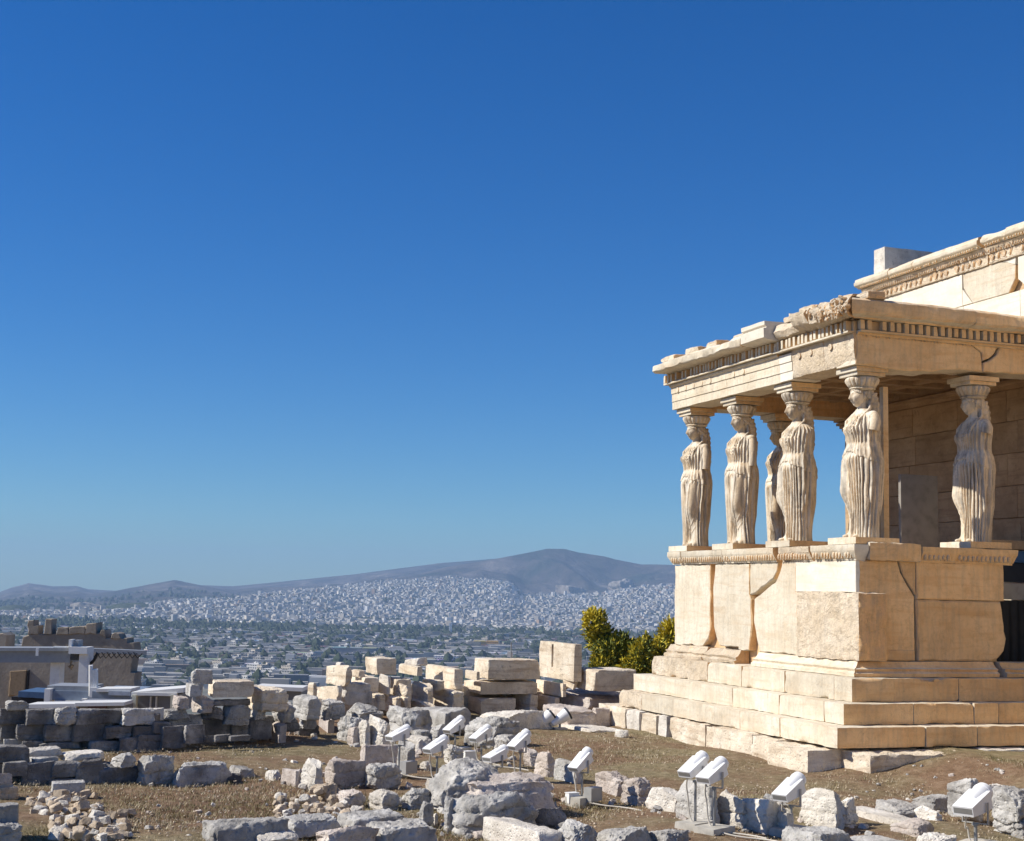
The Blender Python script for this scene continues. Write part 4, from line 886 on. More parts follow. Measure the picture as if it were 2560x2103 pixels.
    V = np.stack([x, y-.05, z+1.868], -1).reshape(-1, 3); V += (V-np.array([0, -.05, 1.868]))*(fbm(V*30, 12, 2)*.04*worn)[:, None]
    Fs = [(i*n+j, i*n+(j+1) % n, (i+1)*n+(j+1) % n, (i+1)*n+j) for i in range(m) for j in range(n)]; mb.add(V, Fs)
    for s in (-1, 1): mb.ell((s*.090, -.02, 1.862), (.013, .022, .032), 8, 6)
    return mb.mesh('maiden_figure_mesh', MT['statue'], angle=70)
def hair_mesh(seed=0):
    mb = MB(); r = random.Random(seed)
    V0 = mb.n; mb.ell((0, .040, 1.905), (.118, .122, .095), 36, 20); V = mb.v[-1]
    V += (V-np.array([0, .040, 1.905]))*(.05*np.sin(np.arctan2(V[:, 1], V[:, 0])*16+V[:, 2]*40)+fbm(V*25, 13, 2)*.10)[:, None]
    for k in range(13):                                                            # rolled hair framing the face
        t = -.15*math.pi-.7*math.pi*k/12; mb.ell((.098*math.cos(t), -.045+.088*math.sin(t), 1.955-.045*abs(math.cos(t))+r.uniform(-.004, .004)), (.026, .026, .026), 9, 6)
    for s in (-1, 1):
        for k in range(4): mb.ell((s*(.098), -.015+.03*k, 1.905-.022*k), (.024, .028, .030), 8, 6)
        mb.tube([(s*.085, .06, 1.80), (s*.115, .04, 1.70), (s*.15, -.05, 1.635), (s*.15, -.15, 1.54), (s*.14, -.175, 1.44)], [.022, .022, .02, .019, .012], 8)
        mb.tube([(s*.075, .08, 1.80), (s*.09, .05, 1.70), (s*.12, -.02, 1.65), (s*.125, -.12, 1.56)], [.02, .021, .019, .012], 8)
    # the thick plait down the back that stiffens the neck
    pts = [(0, .09, 1.90), (0, .135, 1.78), (0, .165, 1.64), (0, .19, 1.50), (0, .195, 1.36), (0, .19, 1.24)]
    n0 = mb.n; k = 40; P = [np.array([np.interp(q, np.linspace(0, 1, 6), [p[i] for p in pts]) for i in range(3)]) for q in np.linspace(0, 1, k)]
    mb.tube(P, [np.interp(q, [0, .25, .5, .8, 1], [.115, .108, .085, .075, .045])*(1+.06*math.sin(q*60)) for q in np.linspace(0, 1, k)], 18)
    return mb.mesh('maiden_hair_mesh', MT['statue'], angle=70)
def capital_mesh(seed=0):
    mb = MB(); n = 126
    prof = [(.115, 1.945), (.155, 1.955), (.172, 1.968), (.165, 1.98), (.150, 1.985), (.175, 1.995), (.190, 2.02), (.212, 2.055), (.222, 2.085), (.218, 2.105), (.20, 2.115)]
    mb.lathe(prof, n=n, mod=lambda t, z: 1+(.10*abs(math.sin(t*9))**.6-.06)*(1 if 1.99 < z < 2.1 else 0)+(.02*math.sin(t*28) if 1.96 < z < 1.975 else 0))
    V = mb.v[0]; V *= 1+(fbm(V*9+seed, 15, 3)*.06)[:, None]*np.array([1, 1, 0])
    return mb.mesh('maiden_capital_mesh', MT['statue'], angle=50)
def boxes_mesh(name, specs, mat, seed):
    mb = MB()
    for i, (c, d) in enumerate(specs):
        Q, Fs = wbox(d, res=.05, rmin=.004, rvar=.02, amp=.002, seed=seed+i); mb.add(Q+np.array(c), Fs)
    return mb.mesh(name, mat, angle=50)
FM = {('R', 0): figure_mesh(-1, 1, (0.0, .20), 1.2, .3), ('R', 1): figure_mesh(-1, 2, (.26, .0), 1.5, -.3), ('R', 2): figure_mesh(-1, 3, (.16, .14), 1.1, .1), ('L', 0): figure_mesh(1, 4, (.30, .42), .5), ('L', 1): figure_mesh(1, 5, (.44, .36), .5, .2)}
HM = [hair_mesh(1), hair_mesh(2)]; CM = [capital_mesh(1), capital_mesh(5)]
AB = boxes_mesh('abacus', [((0, 0, 2.148), (.43, .43, .05)), ((0, 0, 2.205), (.49, .49, .064))], MA, 1)
PL = boxes_mesh('plinth', [((0, 0, -.045), (.66, .66, .09))], MA, 7)
GRP = 'marble maidens carrying the porch roof'
def maiden(x, y, key, hi, lab, rz=0.0, zscale=1.0):
    t = empty('caryatid_statue', (x, y, .452), rz); tag(t, lab, 'statue', GRP)
    for nm, me in (('figure', FM[key]), ('hair', HM[hi]), ('capital', CM[hi]), ('abacus', AB), ('plinth', PL)):
        o = bpy.data.objects.new(nm, me); COL.objects.link(o); o.parent = t
        if nm in ('abacus', 'plinth'): o.rotation_euler = (0, 0, -rz)
    return t
maiden(-.30, .30, ('R', 0), 0, 'sunlit stone maiden at the near front corner of the porch with deeply fluted skirt')
maiden(-1.945, .30, ('R', 1), 1, 'sunlit worn faced stone maiden standing next to the near corner maiden')
maiden(-3.585, .30, ('L', 0), 0, 'sunlit clear faced stone maiden, second from the far front corner', rz=.12)
maiden(-5.11, .30, ('L', 1), 1, 'sunlit stone maiden at the far front corner, smallest of the lit row against the sky', rz=.1)
maiden(-.30, 2.06, ('R', 2), 1, 'mostly shaded stone maiden on the right side of the porch with one sunlit knee')
maiden(-5.11, 1.86, ('L', 0), 0, 'dark stone maiden in silhouette on the far side, seen between the lit front figures')
post = MB(); Q, Fs = wbox((.085, .08, 2.12), res=.08, rmin=.004, rvar=.008, amp=.001, seed=3); post.add(Q, Fs)
o = post.build('support_post', MA, loc=(-.34, .66, 1.42), angle=50); tag(o, 'plain squared post standing close behind the corner maiden', 'post')
pn = empty('display_panel', (-1.35, 1.9, .34)); tag(pn, 'plain grey upright panel standing on the porch floor beside the inner wall', 'panel')
Q, Fs = wbox((.06, .62, 1.06), res=.1, rmin=.003, rvar=.004, amp=.001, seed=2); MB().add(Q, Fs).build('board', plain('grey_board', (.26, .24, .215), .7), pn, loc=(0, 0, .56))
MB().box((-.12, 0, .02), (.3, .5, .04)).build('foot', MT['bracket'], pn)
# works screen and metal gear in the gap between podium and wall
gear = empty('works_screen', (-.55, 2.85, -1.15)); tag(gear, 'black screen with metal rail and blue crates filling the gap right of the podium', 'works screen')
BK = plain('black_sheet', (.012, .012, .013), .6, var=.3); BE = plain('beige_metal', (.36, .33, .28), .5)
mb = MB(); V, Fs = boxgrid(2, 40, 8); V = V*np.array([.02, .52, .42]); V[:, 0] += .012*np.sin(V[:, 1]*45); mb.add(V, Fs); mb.build('black_sheet', BK, gear, loc=(0, 0, .42))
MB().box((0.03, 0, 0), (.06, 1.06, .22)).build('rail', BE, gear, loc=(0, 0, .96))
MB().box((0.065, -.30, 0), (.02, .14, .05)).build('rail_slot', BK, gear, loc=(0, 0, .97))
MB().box((-.2, 0, 0), (.4, 1.04, .26)).build('dark_case', plain('navy_case', (.015, .022, .035), .5), gear, loc=(0, 0, 1.22))
MB().box((-.2, .25, 0), (.4, .42, .16)).build('blue_crate', plain('blue_crate', (.05, .13, .26), .6), gear, loc=(0, 0, 1.44))
MB().box((-.2, -.15, 0), (.06, .9, .05)).build('rail', MT['steel'], gear, loc=(.15, 0, 1.40))
MB().box((-.1, 0, 0), (.3, 1.06, .12)).build('ledge', IM, gear, loc=(0, 0, 1.60))

# ------------------------------------------------------------------ loose stones, read off the photo as screen boxes and set on the ground
def camrot(phi):
    return math.atan2(math.sin(phi)*FH[1]+math.cos(phi)*R0[1], math.sin(phi)*FH[0]+math.cos(phi)*R0[0])
seedc = [1000]
def rock(x0, y0, x1, y1, base, style, mat, lf, label, cat='stone block', group=None, name=None, phi=None, dep=None, tilt=None, back=0.0):
    seedc[0] += 1; sd = seedc[0]; mx = (x0+x1)/2
    Df = gdepth(mx, base)+back
    ph = phi if phi is not None else (0.12 if lf <= 0 else 0.36 if style == 'm' else 0.55)
    w = 0.5
    for _ in range(3):
        Dc = Df+(0.25 if _ == 0 else ext/2); Wp = (x1-x0)*Dc/FPX
        if lf > 0: w = (1-lf)*Wp/math.cos(ph); d = lf*Wp/math.sin(ph)
        else: w = Wp/(math.cos(ph)+.6*math.sin(ph)); d = w*(dep or .65)
        if dep and lf > 0: d = dep
        d = min(max(d, .3*w), 1.6); ext = d*math.cos(ph)+w*math.sin(ph)
    Dc = Df+ext/2
    zb = at(mx, y1, Df)[2]; zt = at(mx, y0, Df+ext*(.75 if style in 'mbs' else .5))[2]
    if y1 >= base-6: zb -= .05
    h = max(zt-zb, .05); k = {'m': 1.01, 'b': 1.12, 'r': 1.14, 's': 1.12, 'c': 1.05}[style]
    V, Fs = rockmesh(w*k, d*k, h*k, style, sd)
    nm = name or {'m': 'marble_block', 'b': 'stone_block', 'r': 'boulder', 's': 'stone_slab', 'c': 'rubble_stone'}[style]
    c = at(mx, (y0+y1)/2, Dc); o = MB().add(V, Fs).build(nm, MT[mat], loc=(c[0], c[1], (zb+zt)/2), angle=38 if style == 'm' else 50)
    rr = random.Random(sd); tl = tilt or (rr.uniform(-.05, .05) if style in 'rsc' else rr.uniform(-.012, .012))
    o.rotation_euler = (rr.uniform(-.04, .04) if style in 'rc' else 0, tl, camrot(ph))
    tag(o, label, cat, group); return o
def carve(o, c, size, yaw):
    cu = MB().box((0, 0, 0), size).build('cutter', MT['cream'], loc=tuple(c), rot=(0, 0, yaw), smooth=False)
    md = o.modifiers.new('slot', 'BOOLEAN'); md.object = cu; md.solver = 'EXACT'; bpy.context.view_layer.update()
    ev = o.evaluated_get(bpy.context.evaluated_depsgraph_get()); me = bpy.data.meshes.new_from_object(ev); o.modifiers.clear(); o.data = me; bpy.data.objects.remove(cu)
ORD = ['first', 'second', 'third', 'fourth', 'fifth', 'sixth', 'seventh', 'eighth', 'ninth', 'tenth', 'eleventh', 'twelfth']
WG = 'stones of the dark dry wall at left'
def course(items, base, where, mats, group=WG, lf=0.14):
    for i, it in enumerate(items):
        x0, y0, x1, y1 = it[:4]; m = it[4] if len(it) > 4 else mats; l = it[5] if len(it) > 5 else lf; st = it[6] if len(it) > 6 else 'b'
        adj = {'dark': 'dark grey', 'grey': 'light grey', 'pink': 'pinkish', 'pale': 'pale', 'cream': 'cream', 'tan': 'tan'}[m]
        rock(x0, y0, x1, y1, base, st, m, l, adj+' stone, '+ORD[i]+' from left in '+where, 'rubble stone', group, name='wall_stone')
# far dry wall on the left
course([(-40, 1775, 2, 1811), (2, 1773, 68, 1811), (70, 1774, 134, 1811), (137, 1772, 190, 1811, 'grey', .3, 'r'), (195, 1773, 298, 1811), (300, 1772, 383, 1812, 'grey', .25)], 1874, 'the top course of the far dark wall', 'dark')
course([(-30, 1812, 3, 1850, 'grey'), (4, 1811, 45, 1849), (46, 1811, 111, 1850), (113, 1811, 183, 1854, 'dark', .2), (185, 1812, 255, 1853), (258, 1813, 332, 1846, 'dark', .25), (334, 1815, 383, 1842), (383, 1806, 423, 1832)], 1874, 'the middle course of the far dark wall', 'dark')
course([(-20, 1850, 14, 1876, 'grey'), (12, 1849, 58, 1874, 'grey'), (59, 1853, 101, 1875), (101, 1854, 200, 1876), (226, 1851, 299, 1873), (300, 1845, 344, 1872), (344, 1838, 411, 1874), (405, 1817, 462, 1868), (462, 1814, 508, 1858), (510, 1840, 536, 1856), (537, 1837, 574, 1854), (575, 1838, 622, 1853)], 1876, 'the bottom course of the far dark wall', 'dark')
course([(403, 1771, 472, 1799, 'grey', .3, 'r'), (421, 1787, 500, 1818, 'grey'), (500, 1769, 558, 1797, 'dark', .3, 'r'), (560, 1765, 622, 1811, 'grey', .2, 'r'), (382, 1772, 408, 1800, 'pale')], 1866, 'the bulging upper part of the far dark wall', 'dark')
course([(504, 1798, 576, 1838), (578, 1808, 622, 1841), (622, 1796, 676, 1846)], 1862, 'the dark row below the long beige block', 'dark')
def packing(pts, label, mat='dark'):
    mb = MB()
    for i in range(len(pts)-1):
        (xa, ta, ba, ka), (xb, tb, bb, kb) = pts[i], pts[i+1]
        for q in range(4):
            f = (q+.5)/4; x = xa+(xb-xa)*f; base = ba+(bb-ba)*f; top = ta+(tb-ta)*f; Df = gdepth(x, base)+ka+(kb-ka)*f
            c0 = at(x, base, Df); c1 = at(x, top, Df); w = (xb-xa)/4*Df/FPX*1.3; Q, Fs = wbox((w, .3, c1[2]-c0[2]), res=.08, rmin=.02, rvar=.1, amp=.03, seed=i*5+q); mb.add(Q @ ROTC0.T+(c0+c1)/2, Fs)
    o = mb.build('wall_packing', MT[mat]); tag(o, label, 'wall packing')
ROTC0 = np.stack([R0, FH, np.array([0, 0, 1.])], 1)
packing([(-60, 1784, 1876, .45), (380, 1784, 1876, .45), (420, 1790, 1868, .5), (640, 1785, 1862, .5), (700, 1790, 1856, .6)], 'dark earth packing inside the far dark wall')
packing([(-60, 1905, 1957, .4), (250, 1908, 1957, .4), (330, 1912, 1958, .4)], 'dark earth packing inside the near low wall')
for a in ((14, 1753, 68, 1775, 1874, 'r', 'grey', .3, 'small loose grey stone lying on top of the dark wall at far left'), (430, 1742, 473, 1772, 1866, 'b', 'pink', .5, 'pinkish square stone under the grey upright block, beside the shed post'),
          (474, 1744, 538, 1781, 1866, 'b', 'pink', .6, 'pinkish wedge stone under the long beige block'), (515, 1700, 638, 1744, 1866, 'm', 'cream', .24, 'long beige block with a sunlit left end lying on the wall top'),
          (456, 1708, 514, 1742, 1866, 'm', 'grey', .50, 'grey upright block left of the long beige block'), (480, 1675, 529, 1709, 1866, 'b', 'grey', .2, 'pointed grey stone, topmost of the stack by the shed roof'),
          (537, 1748, 616, 1766, 1866, 's', 'dark', .1, 'thin dark slab wedged under the long beige block'), (616, 1720, 722, 1777, 1864, 'b', 'cream', .48, 'cream block with a bright crumbling left face between the beige block and grey boulders'),
          (624, 1774, 666, 1799, 1862, 'r', 'pale', .5, 'small pale stone under the cream crumbling block'), (671, 1755, 742, 1803, 1856, 'r', 'grey', .6, 'craggy grey boulder right of the cream crumbling block'),
          (728, 1742, 800, 1797, 1848, 'b', 'grey', .6, 'tall grey wedge stone with a dark right face'), (798, 1751, 863, 1794, 1840, 'r', 'grey', .3, 'deeply cracked grey boulder beside the dark faced wedge'),
          (675, 1811, 717, 1859, 1859, 'b', 'pink', .6, 'small pinkish stone standing upright on the grass in front of the dark wall'), (705, 1798, 748, 1828, 1846, 'r', 'dark', .3, 'dark stone behind the small upright pinkish stone'),
          (748, 1787, 792, 1821, 1840, 'r', 'grey', .4, 'grey stone left of the pinkish square block on the grass edge'), (791, 1793, 841, 1829, 1830, 'm', 'pink', .7, 'pinkish square block at the edge of the upper grass'),
          (746, 1815, 800, 1834, 1840, 'r', 'dark', .2, 'low dark stone in shade beside the pinkish square block'),
          # the second low wall
          (-30, 1864, 61, 1909, 1953, 'b', 'dark', .1, 'dark block at the far left end of the near low wall, upper row'), (12, 1905, 61, 1940, 1956, 'b', 'dark', .1, 'dark block below the end block of the near low wall'),
          (62, 1908, 129, 1955, 1956, 'b', 'dark', .08, 'dark brownish square stone in the near low wall'), (132, 1905, 194, 1943, 1956, 'b', 'dark', .12, 'dark stone with a white chipped upper corner in the near low wall'),
          (194, 1902, 256, 1953, 1957, 'r', 'dark', .08, 'dark wedge shaped stone in the near low wall'), (252, 1918, 340, 1953, 1958, 's', 'dark', .1, 'long dark stone with a pale streak at the right end of the near low wall'),
          (276, 1886, 343, 1919, 1958, 'r', 'grey', .5, 'light topped stone at the right end of the near low wall top'), (60, 1868, 153, 1896, 1940, 's', 'pale', .3, 'pale flat stone on top of the near low wall at left'),
          (147, 1876, 264, 1904, 1942, 's', 'pale', .35, 'pale layered flat stone on top of the near low wall, centre'), (78, 1892, 142, 1909, 1948, 's', 'grey', .3, 'thin grey flat stone along the front edge of the low wall top'),
          (128, 1938, 262, 1957, 1960, 's', 'dark', .1, 'dark footing stone in shade under the near low wall'), (341, 1898, 439, 1963, 1963, 'r', 'grey', .3, 'big craggy grey boulder standing right of the near low wall'),
          (447, 1912, 572, 1963, 1963, 'r', 'grey', .12, 'long craggy grey boulder on the grass right of the big craggy one'), (571, 1918, 640, 1940, 1944, 's', 'grey', .5, 'low flat grey stone at the right tip of the boulder row'),
          (562, 1936, 602, 1953, 1953, 's', 'dark', .3, 'small dark slab in the shadow of the long craggy boulder'), (124, 1952, 216, 2000, 2000, 'm', 'grey', .22, 'squared grey block standing alone on the soil at lower left'),
          (-30, 1934, 24, 1962, 2000, 's', 'pink', .1, 'reddish thin slab, upper of the layered pile at the left edge'), (-30, 1958, 26, 1980, 2000, 's', 'pink', .1, 'reddish thin slab, lower of the layered pile at the left edge'),
          (-30, 1968, 45, 2001, 2003, 'b', 'tan', .3, 'tan stone at the foot of the layered pile at the left edge'), (-60, 2010, 56, 2062, 2112, 'b', 'grey', .4, 'big grey wall block in the lower left corner, upper one'),
          (-60, 2056, 57, 2125, 2125, 'b', 'grey', .4, 'big grey wall block in the lower left corner, lower one'),
          # middle ground, left of the lamps
          (664, 1926, 704, 1945, 1947, 's', 'pale', .6, 'low pale stone at the left tip of the middle rock group'), (700, 1925, 754, 1966, 1966, 'b', 'pink', .8, 'low pinkish white stone left of the tall pale boulder'),
          (750, 1912, 815, 1978, 1978, 'r', 'pale', .66, 'tall pale boulder with a bright left side in the middle rock group'), (818, 1902, 918, 1965, 1966, 'b', 'pink', .24, 'split boulder with a dark flat front in the middle rock group'),
          (917, 1915, 1003, 1970, 1972, 'r', 'grey', .3, 'low craggy grey boulder right of the split dark fronted boulder'), (777, 1963, 850, 2003, 2004, 'r', 'tan', .5, 'brownish lump of rock above the middle rubble heap'),
          (838, 1980, 912, 2021, 2022, 'r', 'pink', .5, 'pinkish boulder right of the middle rubble heap'), (922, 1978, 1004, 2027, 2028, 'r', 'pale', .5, 'pale boulder with a dark hollow, in front of the low craggy grey one'),
          (1005, 1982, 1078, 2024, 2026, 'r', 'grey', .4, 'grey stone left of the great boulder'), (1048, 2012, 1086, 2064, 2066, 'r', 'grey', .3, 'small dark grey stone at the left foot of the great boulder'),
          (1064, 1951, 1094, 1978, 1980, 'b', 'pale', .5, 'small pale stone behind the great boulder'), (904, 1866, 990, 1927, 1930, 'b', 'pink', .16, 'square dark fronted boulder below the leftmost lamp'),
          (990, 1866, 1040, 1916, 1922, 'r', 'grey', .6, 'grey tilted stone just right of the leftmost lamp post'), (1050, 1907, 1080, 1926, 1928, 'r', 'pale', .5, 'small pale stone on the soil below the lamp pair'),
          # great boulder in the middle
          (1078, 1929, 1262, 2034, 2040, 'r', 'grey', .3, 'rounded grey boulder forming the back left of the great boulder group'), (1131, 1943, 1374, 2030, 2052, 'r', 'pink', .3, 'broad pinkish topped boulder in the centre of the great boulder group'),
          (1126, 1989, 1342, 2090, 2094, 'r', 'grey', .28, 'massive craggy grey boulder with dark front, nearest of the great boulder group'), (1337, 2026, 1412, 2070, 2072, 'r', 'dark', .1, 'dark shaded rock at the right foot of the great boulder'),
          (1110, 2004, 1136, 2075, 2078, 'r', 'grey', .4, 'narrow grey rock at the left foot of the massive craggy boulder'), (1080, 2031, 1095, 2058, 2060, 'c', 'pale', .5, 'small white upright stone left of the massive craggy boulder'),
          # bottom edge slabs
          (510, 2046, 712, 2128, 2135, 's', 'grey', .3, 'large smooth grey slab at the bottom edge left of centre'), (700, 2042, 850, 2098, 2105, 'r', 'grey', .3, 'bluish grey slab behind the bottom edge, left of the pinkish one'),
          (846, 2029, 1012, 2077, 2082, 's', 'grey', .3, 'broad pale grey slab, left of the great boulder'), (790, 2074, 940, 2130, 2140, 'r', 'pink', .3, 'pinkish rough slab on the bottom edge'),
          (920, 2058, 1082, 2125, 2130, 's', 'grey', .3, 'grey rounded slab on the bottom edge just left of the great boulder'), (615, 2083, 748, 2130, 2140, 'r', 'pale', .3, 'pale pitted rock on the very bottom edge left of the pinkish slab'),
          (1206, 2053, 1402, 2125, 2130, 'b', 'pale', .7, 'whitish pitted block in front of the massive craggy boulder'), (1396, 2064, 1500, 2125, 2130, 'r', 'grey', .4, 'grey layered rock on the bottom edge right of the whitish pitted block'),
          (1490, 2072, 1628, 2125, 2130, 's', 'grey', .4, 'flat grey rock on the bottom edge below the row of stones'), (1620, 2078, 1724, 2128, 2132, 's', 'grey', .4, 'flat bluish rock on the bottom edge left of the twin lamps footing'),
          (1966, 2072, 2118, 2130, 2134, 's', 'grey', .4, 'smooth grey slab on the bottom edge right of the lone lamp'), (2050, 2090, 2274, 2130, 2135, 's', 'grey', .3, 'low pale grey slab on the bottom edge toward the right'),
          (2228, 2056, 2328, 2094, 2096, 'r', 'pink', .5, 'low pinkish wedge rock toward the lower right'), (2300, 2088, 2386, 2125, 2128, 's', 'pale', .4, 'small pale slab on the bottom edge left of the nearest lamp'),
          # row of stones in the right foreground
          (1338, 1884, 1390, 1944, 1946, 'r', 'pink', .6, 'pinkish stone behind the single lamp left of it'), (1388, 1903, 1451, 1961, 1962, 'b', 'grey', .75, 'tilted smooth grey stone just left of the single lamp'),
          (1482, 1937, 1588, 1992, 1992, 'r', 'pink', .55, 'pale pinkish boulder right of the single lamp'), (1553, 1951, 1630, 2012, 2013, 'r', 'pink', .5, 'pinkish boulder with a dark shaded right end'),
          (1620, 1972, 1706, 2030, 2032, 'r', 'pale', .7, 'long pale boulder left of the twin lamps'), (1696, 1968, 1790, 2062, 2064, 'r', 'grey', .7, 'mottled grey white boulder behind the twin lamps'),
          (1796, 1996, 1872, 2070, 2072, 'r', 'pale', .6, 'brownish boulder with dark right side beside the twin lamps'), (1857, 2001, 1942, 2085, 2086, 'b', 'pale', .55, 'squat whitish boulder left of the lone lamp with black shadow'),
          (1922, 2020, 1982, 2090, 2090, 'r', 'pale', .6, 'small pale boulder directly behind the lone lamp post'), (2006, 1978, 2094, 2077, 2080, 'r', 'pale', .7, 'large bright white boulder right of the lone lamp'),
          (2080, 2006, 2144, 2070, 2072, 'r', 'pale', .4, 'grey white stone leaning on the bright white boulder'), (2136, 2025, 2282, 2072, 2074, 'm', 'pale', .62, 'squared white block with a black right side in the right foreground'),
          (2186, 2009, 2300, 2046, 2050, 'r', 'grey', .4, 'low grey pointed rock behind the squared white block'), (2270, 1992, 2380, 2026, 2030, 'r', 'grey', .4, 'low dark rock in the grass left of the nearest lamp'),
          (2292, 2022, 2342, 2053, 2054, 'r', 'pale', .7, 'small white wedge stone right of the squared white block'), (2372, 1956, 2446, 2040, 2060, 'r', 'grey', .6, 'rounded grey boulder just behind the nearest lamp'),
          (2486, 1982, 2600, 2092, 2094, 'r', 'grey', .4, 'big bluish grey boulder on the right edge beside the nearest lamp'), (2440, 1964, 2520, 2010, 2062, 'r', 'pale', .3, 'pale low boulder behind the head of the nearest lamp'),
          # grey outcrop behind the lamps
          (861, 1770, 961, 1815, 1838, 'r', 'grey', .4, 'rounded grey boulder at the left end of the outcrop behind the lamps'), (838, 1799, 929, 1850, 1856, 'r', 'grey', .4, 'dark grey boulder below the rounded one on the outcrop'),
          (868, 1823, 900, 1862, 1864, 'r', 'pink', .5, 'small pink stone at the foot of the outcrop'), (894, 1809, 928, 1866, 1868, 'r', 'pale', .6, 'narrow pale upright stone at the foot of the outcrop'),
          (916, 1804, 976, 1866, 1872, 'r', 'pale', .6, 'pale grooved boulder left of the leftmost lamp head'), (964, 1775, 1078, 1842, 1852, 'r', 'grey', .45, 'jagged grey boulder in the middle of the outcrop behind the lamps'),
          (1022, 1769, 1180, 1830, 1840, 's', 'grey', .6, 'long sloping grey boulder with a dark right end'), (1030, 1824, 1076, 1856, 1866, 'r', 'grey', .4, 'small dark grey stone between the two left lamp heads'),
          (1070, 1820, 1122, 1858, 1870, 'r', 'grey', .5, 'rounded grey stone left of the rear lamp of the pair'), (1000, 1843, 1080, 1876, 1880, 's', 'pale', .6, 'low pale slab in front of the jagged grey boulder'),
          (1168, 1799, 1290, 1866, 1872, 'r', 'grey', .5, 'grey flat topped boulder behind the middle lamp'), (1232, 1839, 1300, 1872, 1876, 's', 'grey', .5, 'low grey slab between the middle lamps'),
          (1310, 1878, 1346, 1916, 1930, 'r', 'pink', .5, 'pinkish stone right of the right lamp pair'), (1108, 1870, 1160, 1906, 1912, 'r', 'pale', .4, 'low pale rock behind the small white box'),
          (1205, 1779, 1376, 1822, 1824, 's', 'pale', .4, 'long flat pale slab at the foot of the cream block pile'), (1405, 1814, 1556, 1830, 1831, 's', 'pale', .5, 'thin flat slab on the grass right of the small spotlights'),
          (1536, 1826, 1576, 1842, 1842, 'c', 'pale', .5, 'small pale stone by the left end of the porch foundation')):
    rock(*a, cat='boulder' if a[5] == 'r' else 'stone block')
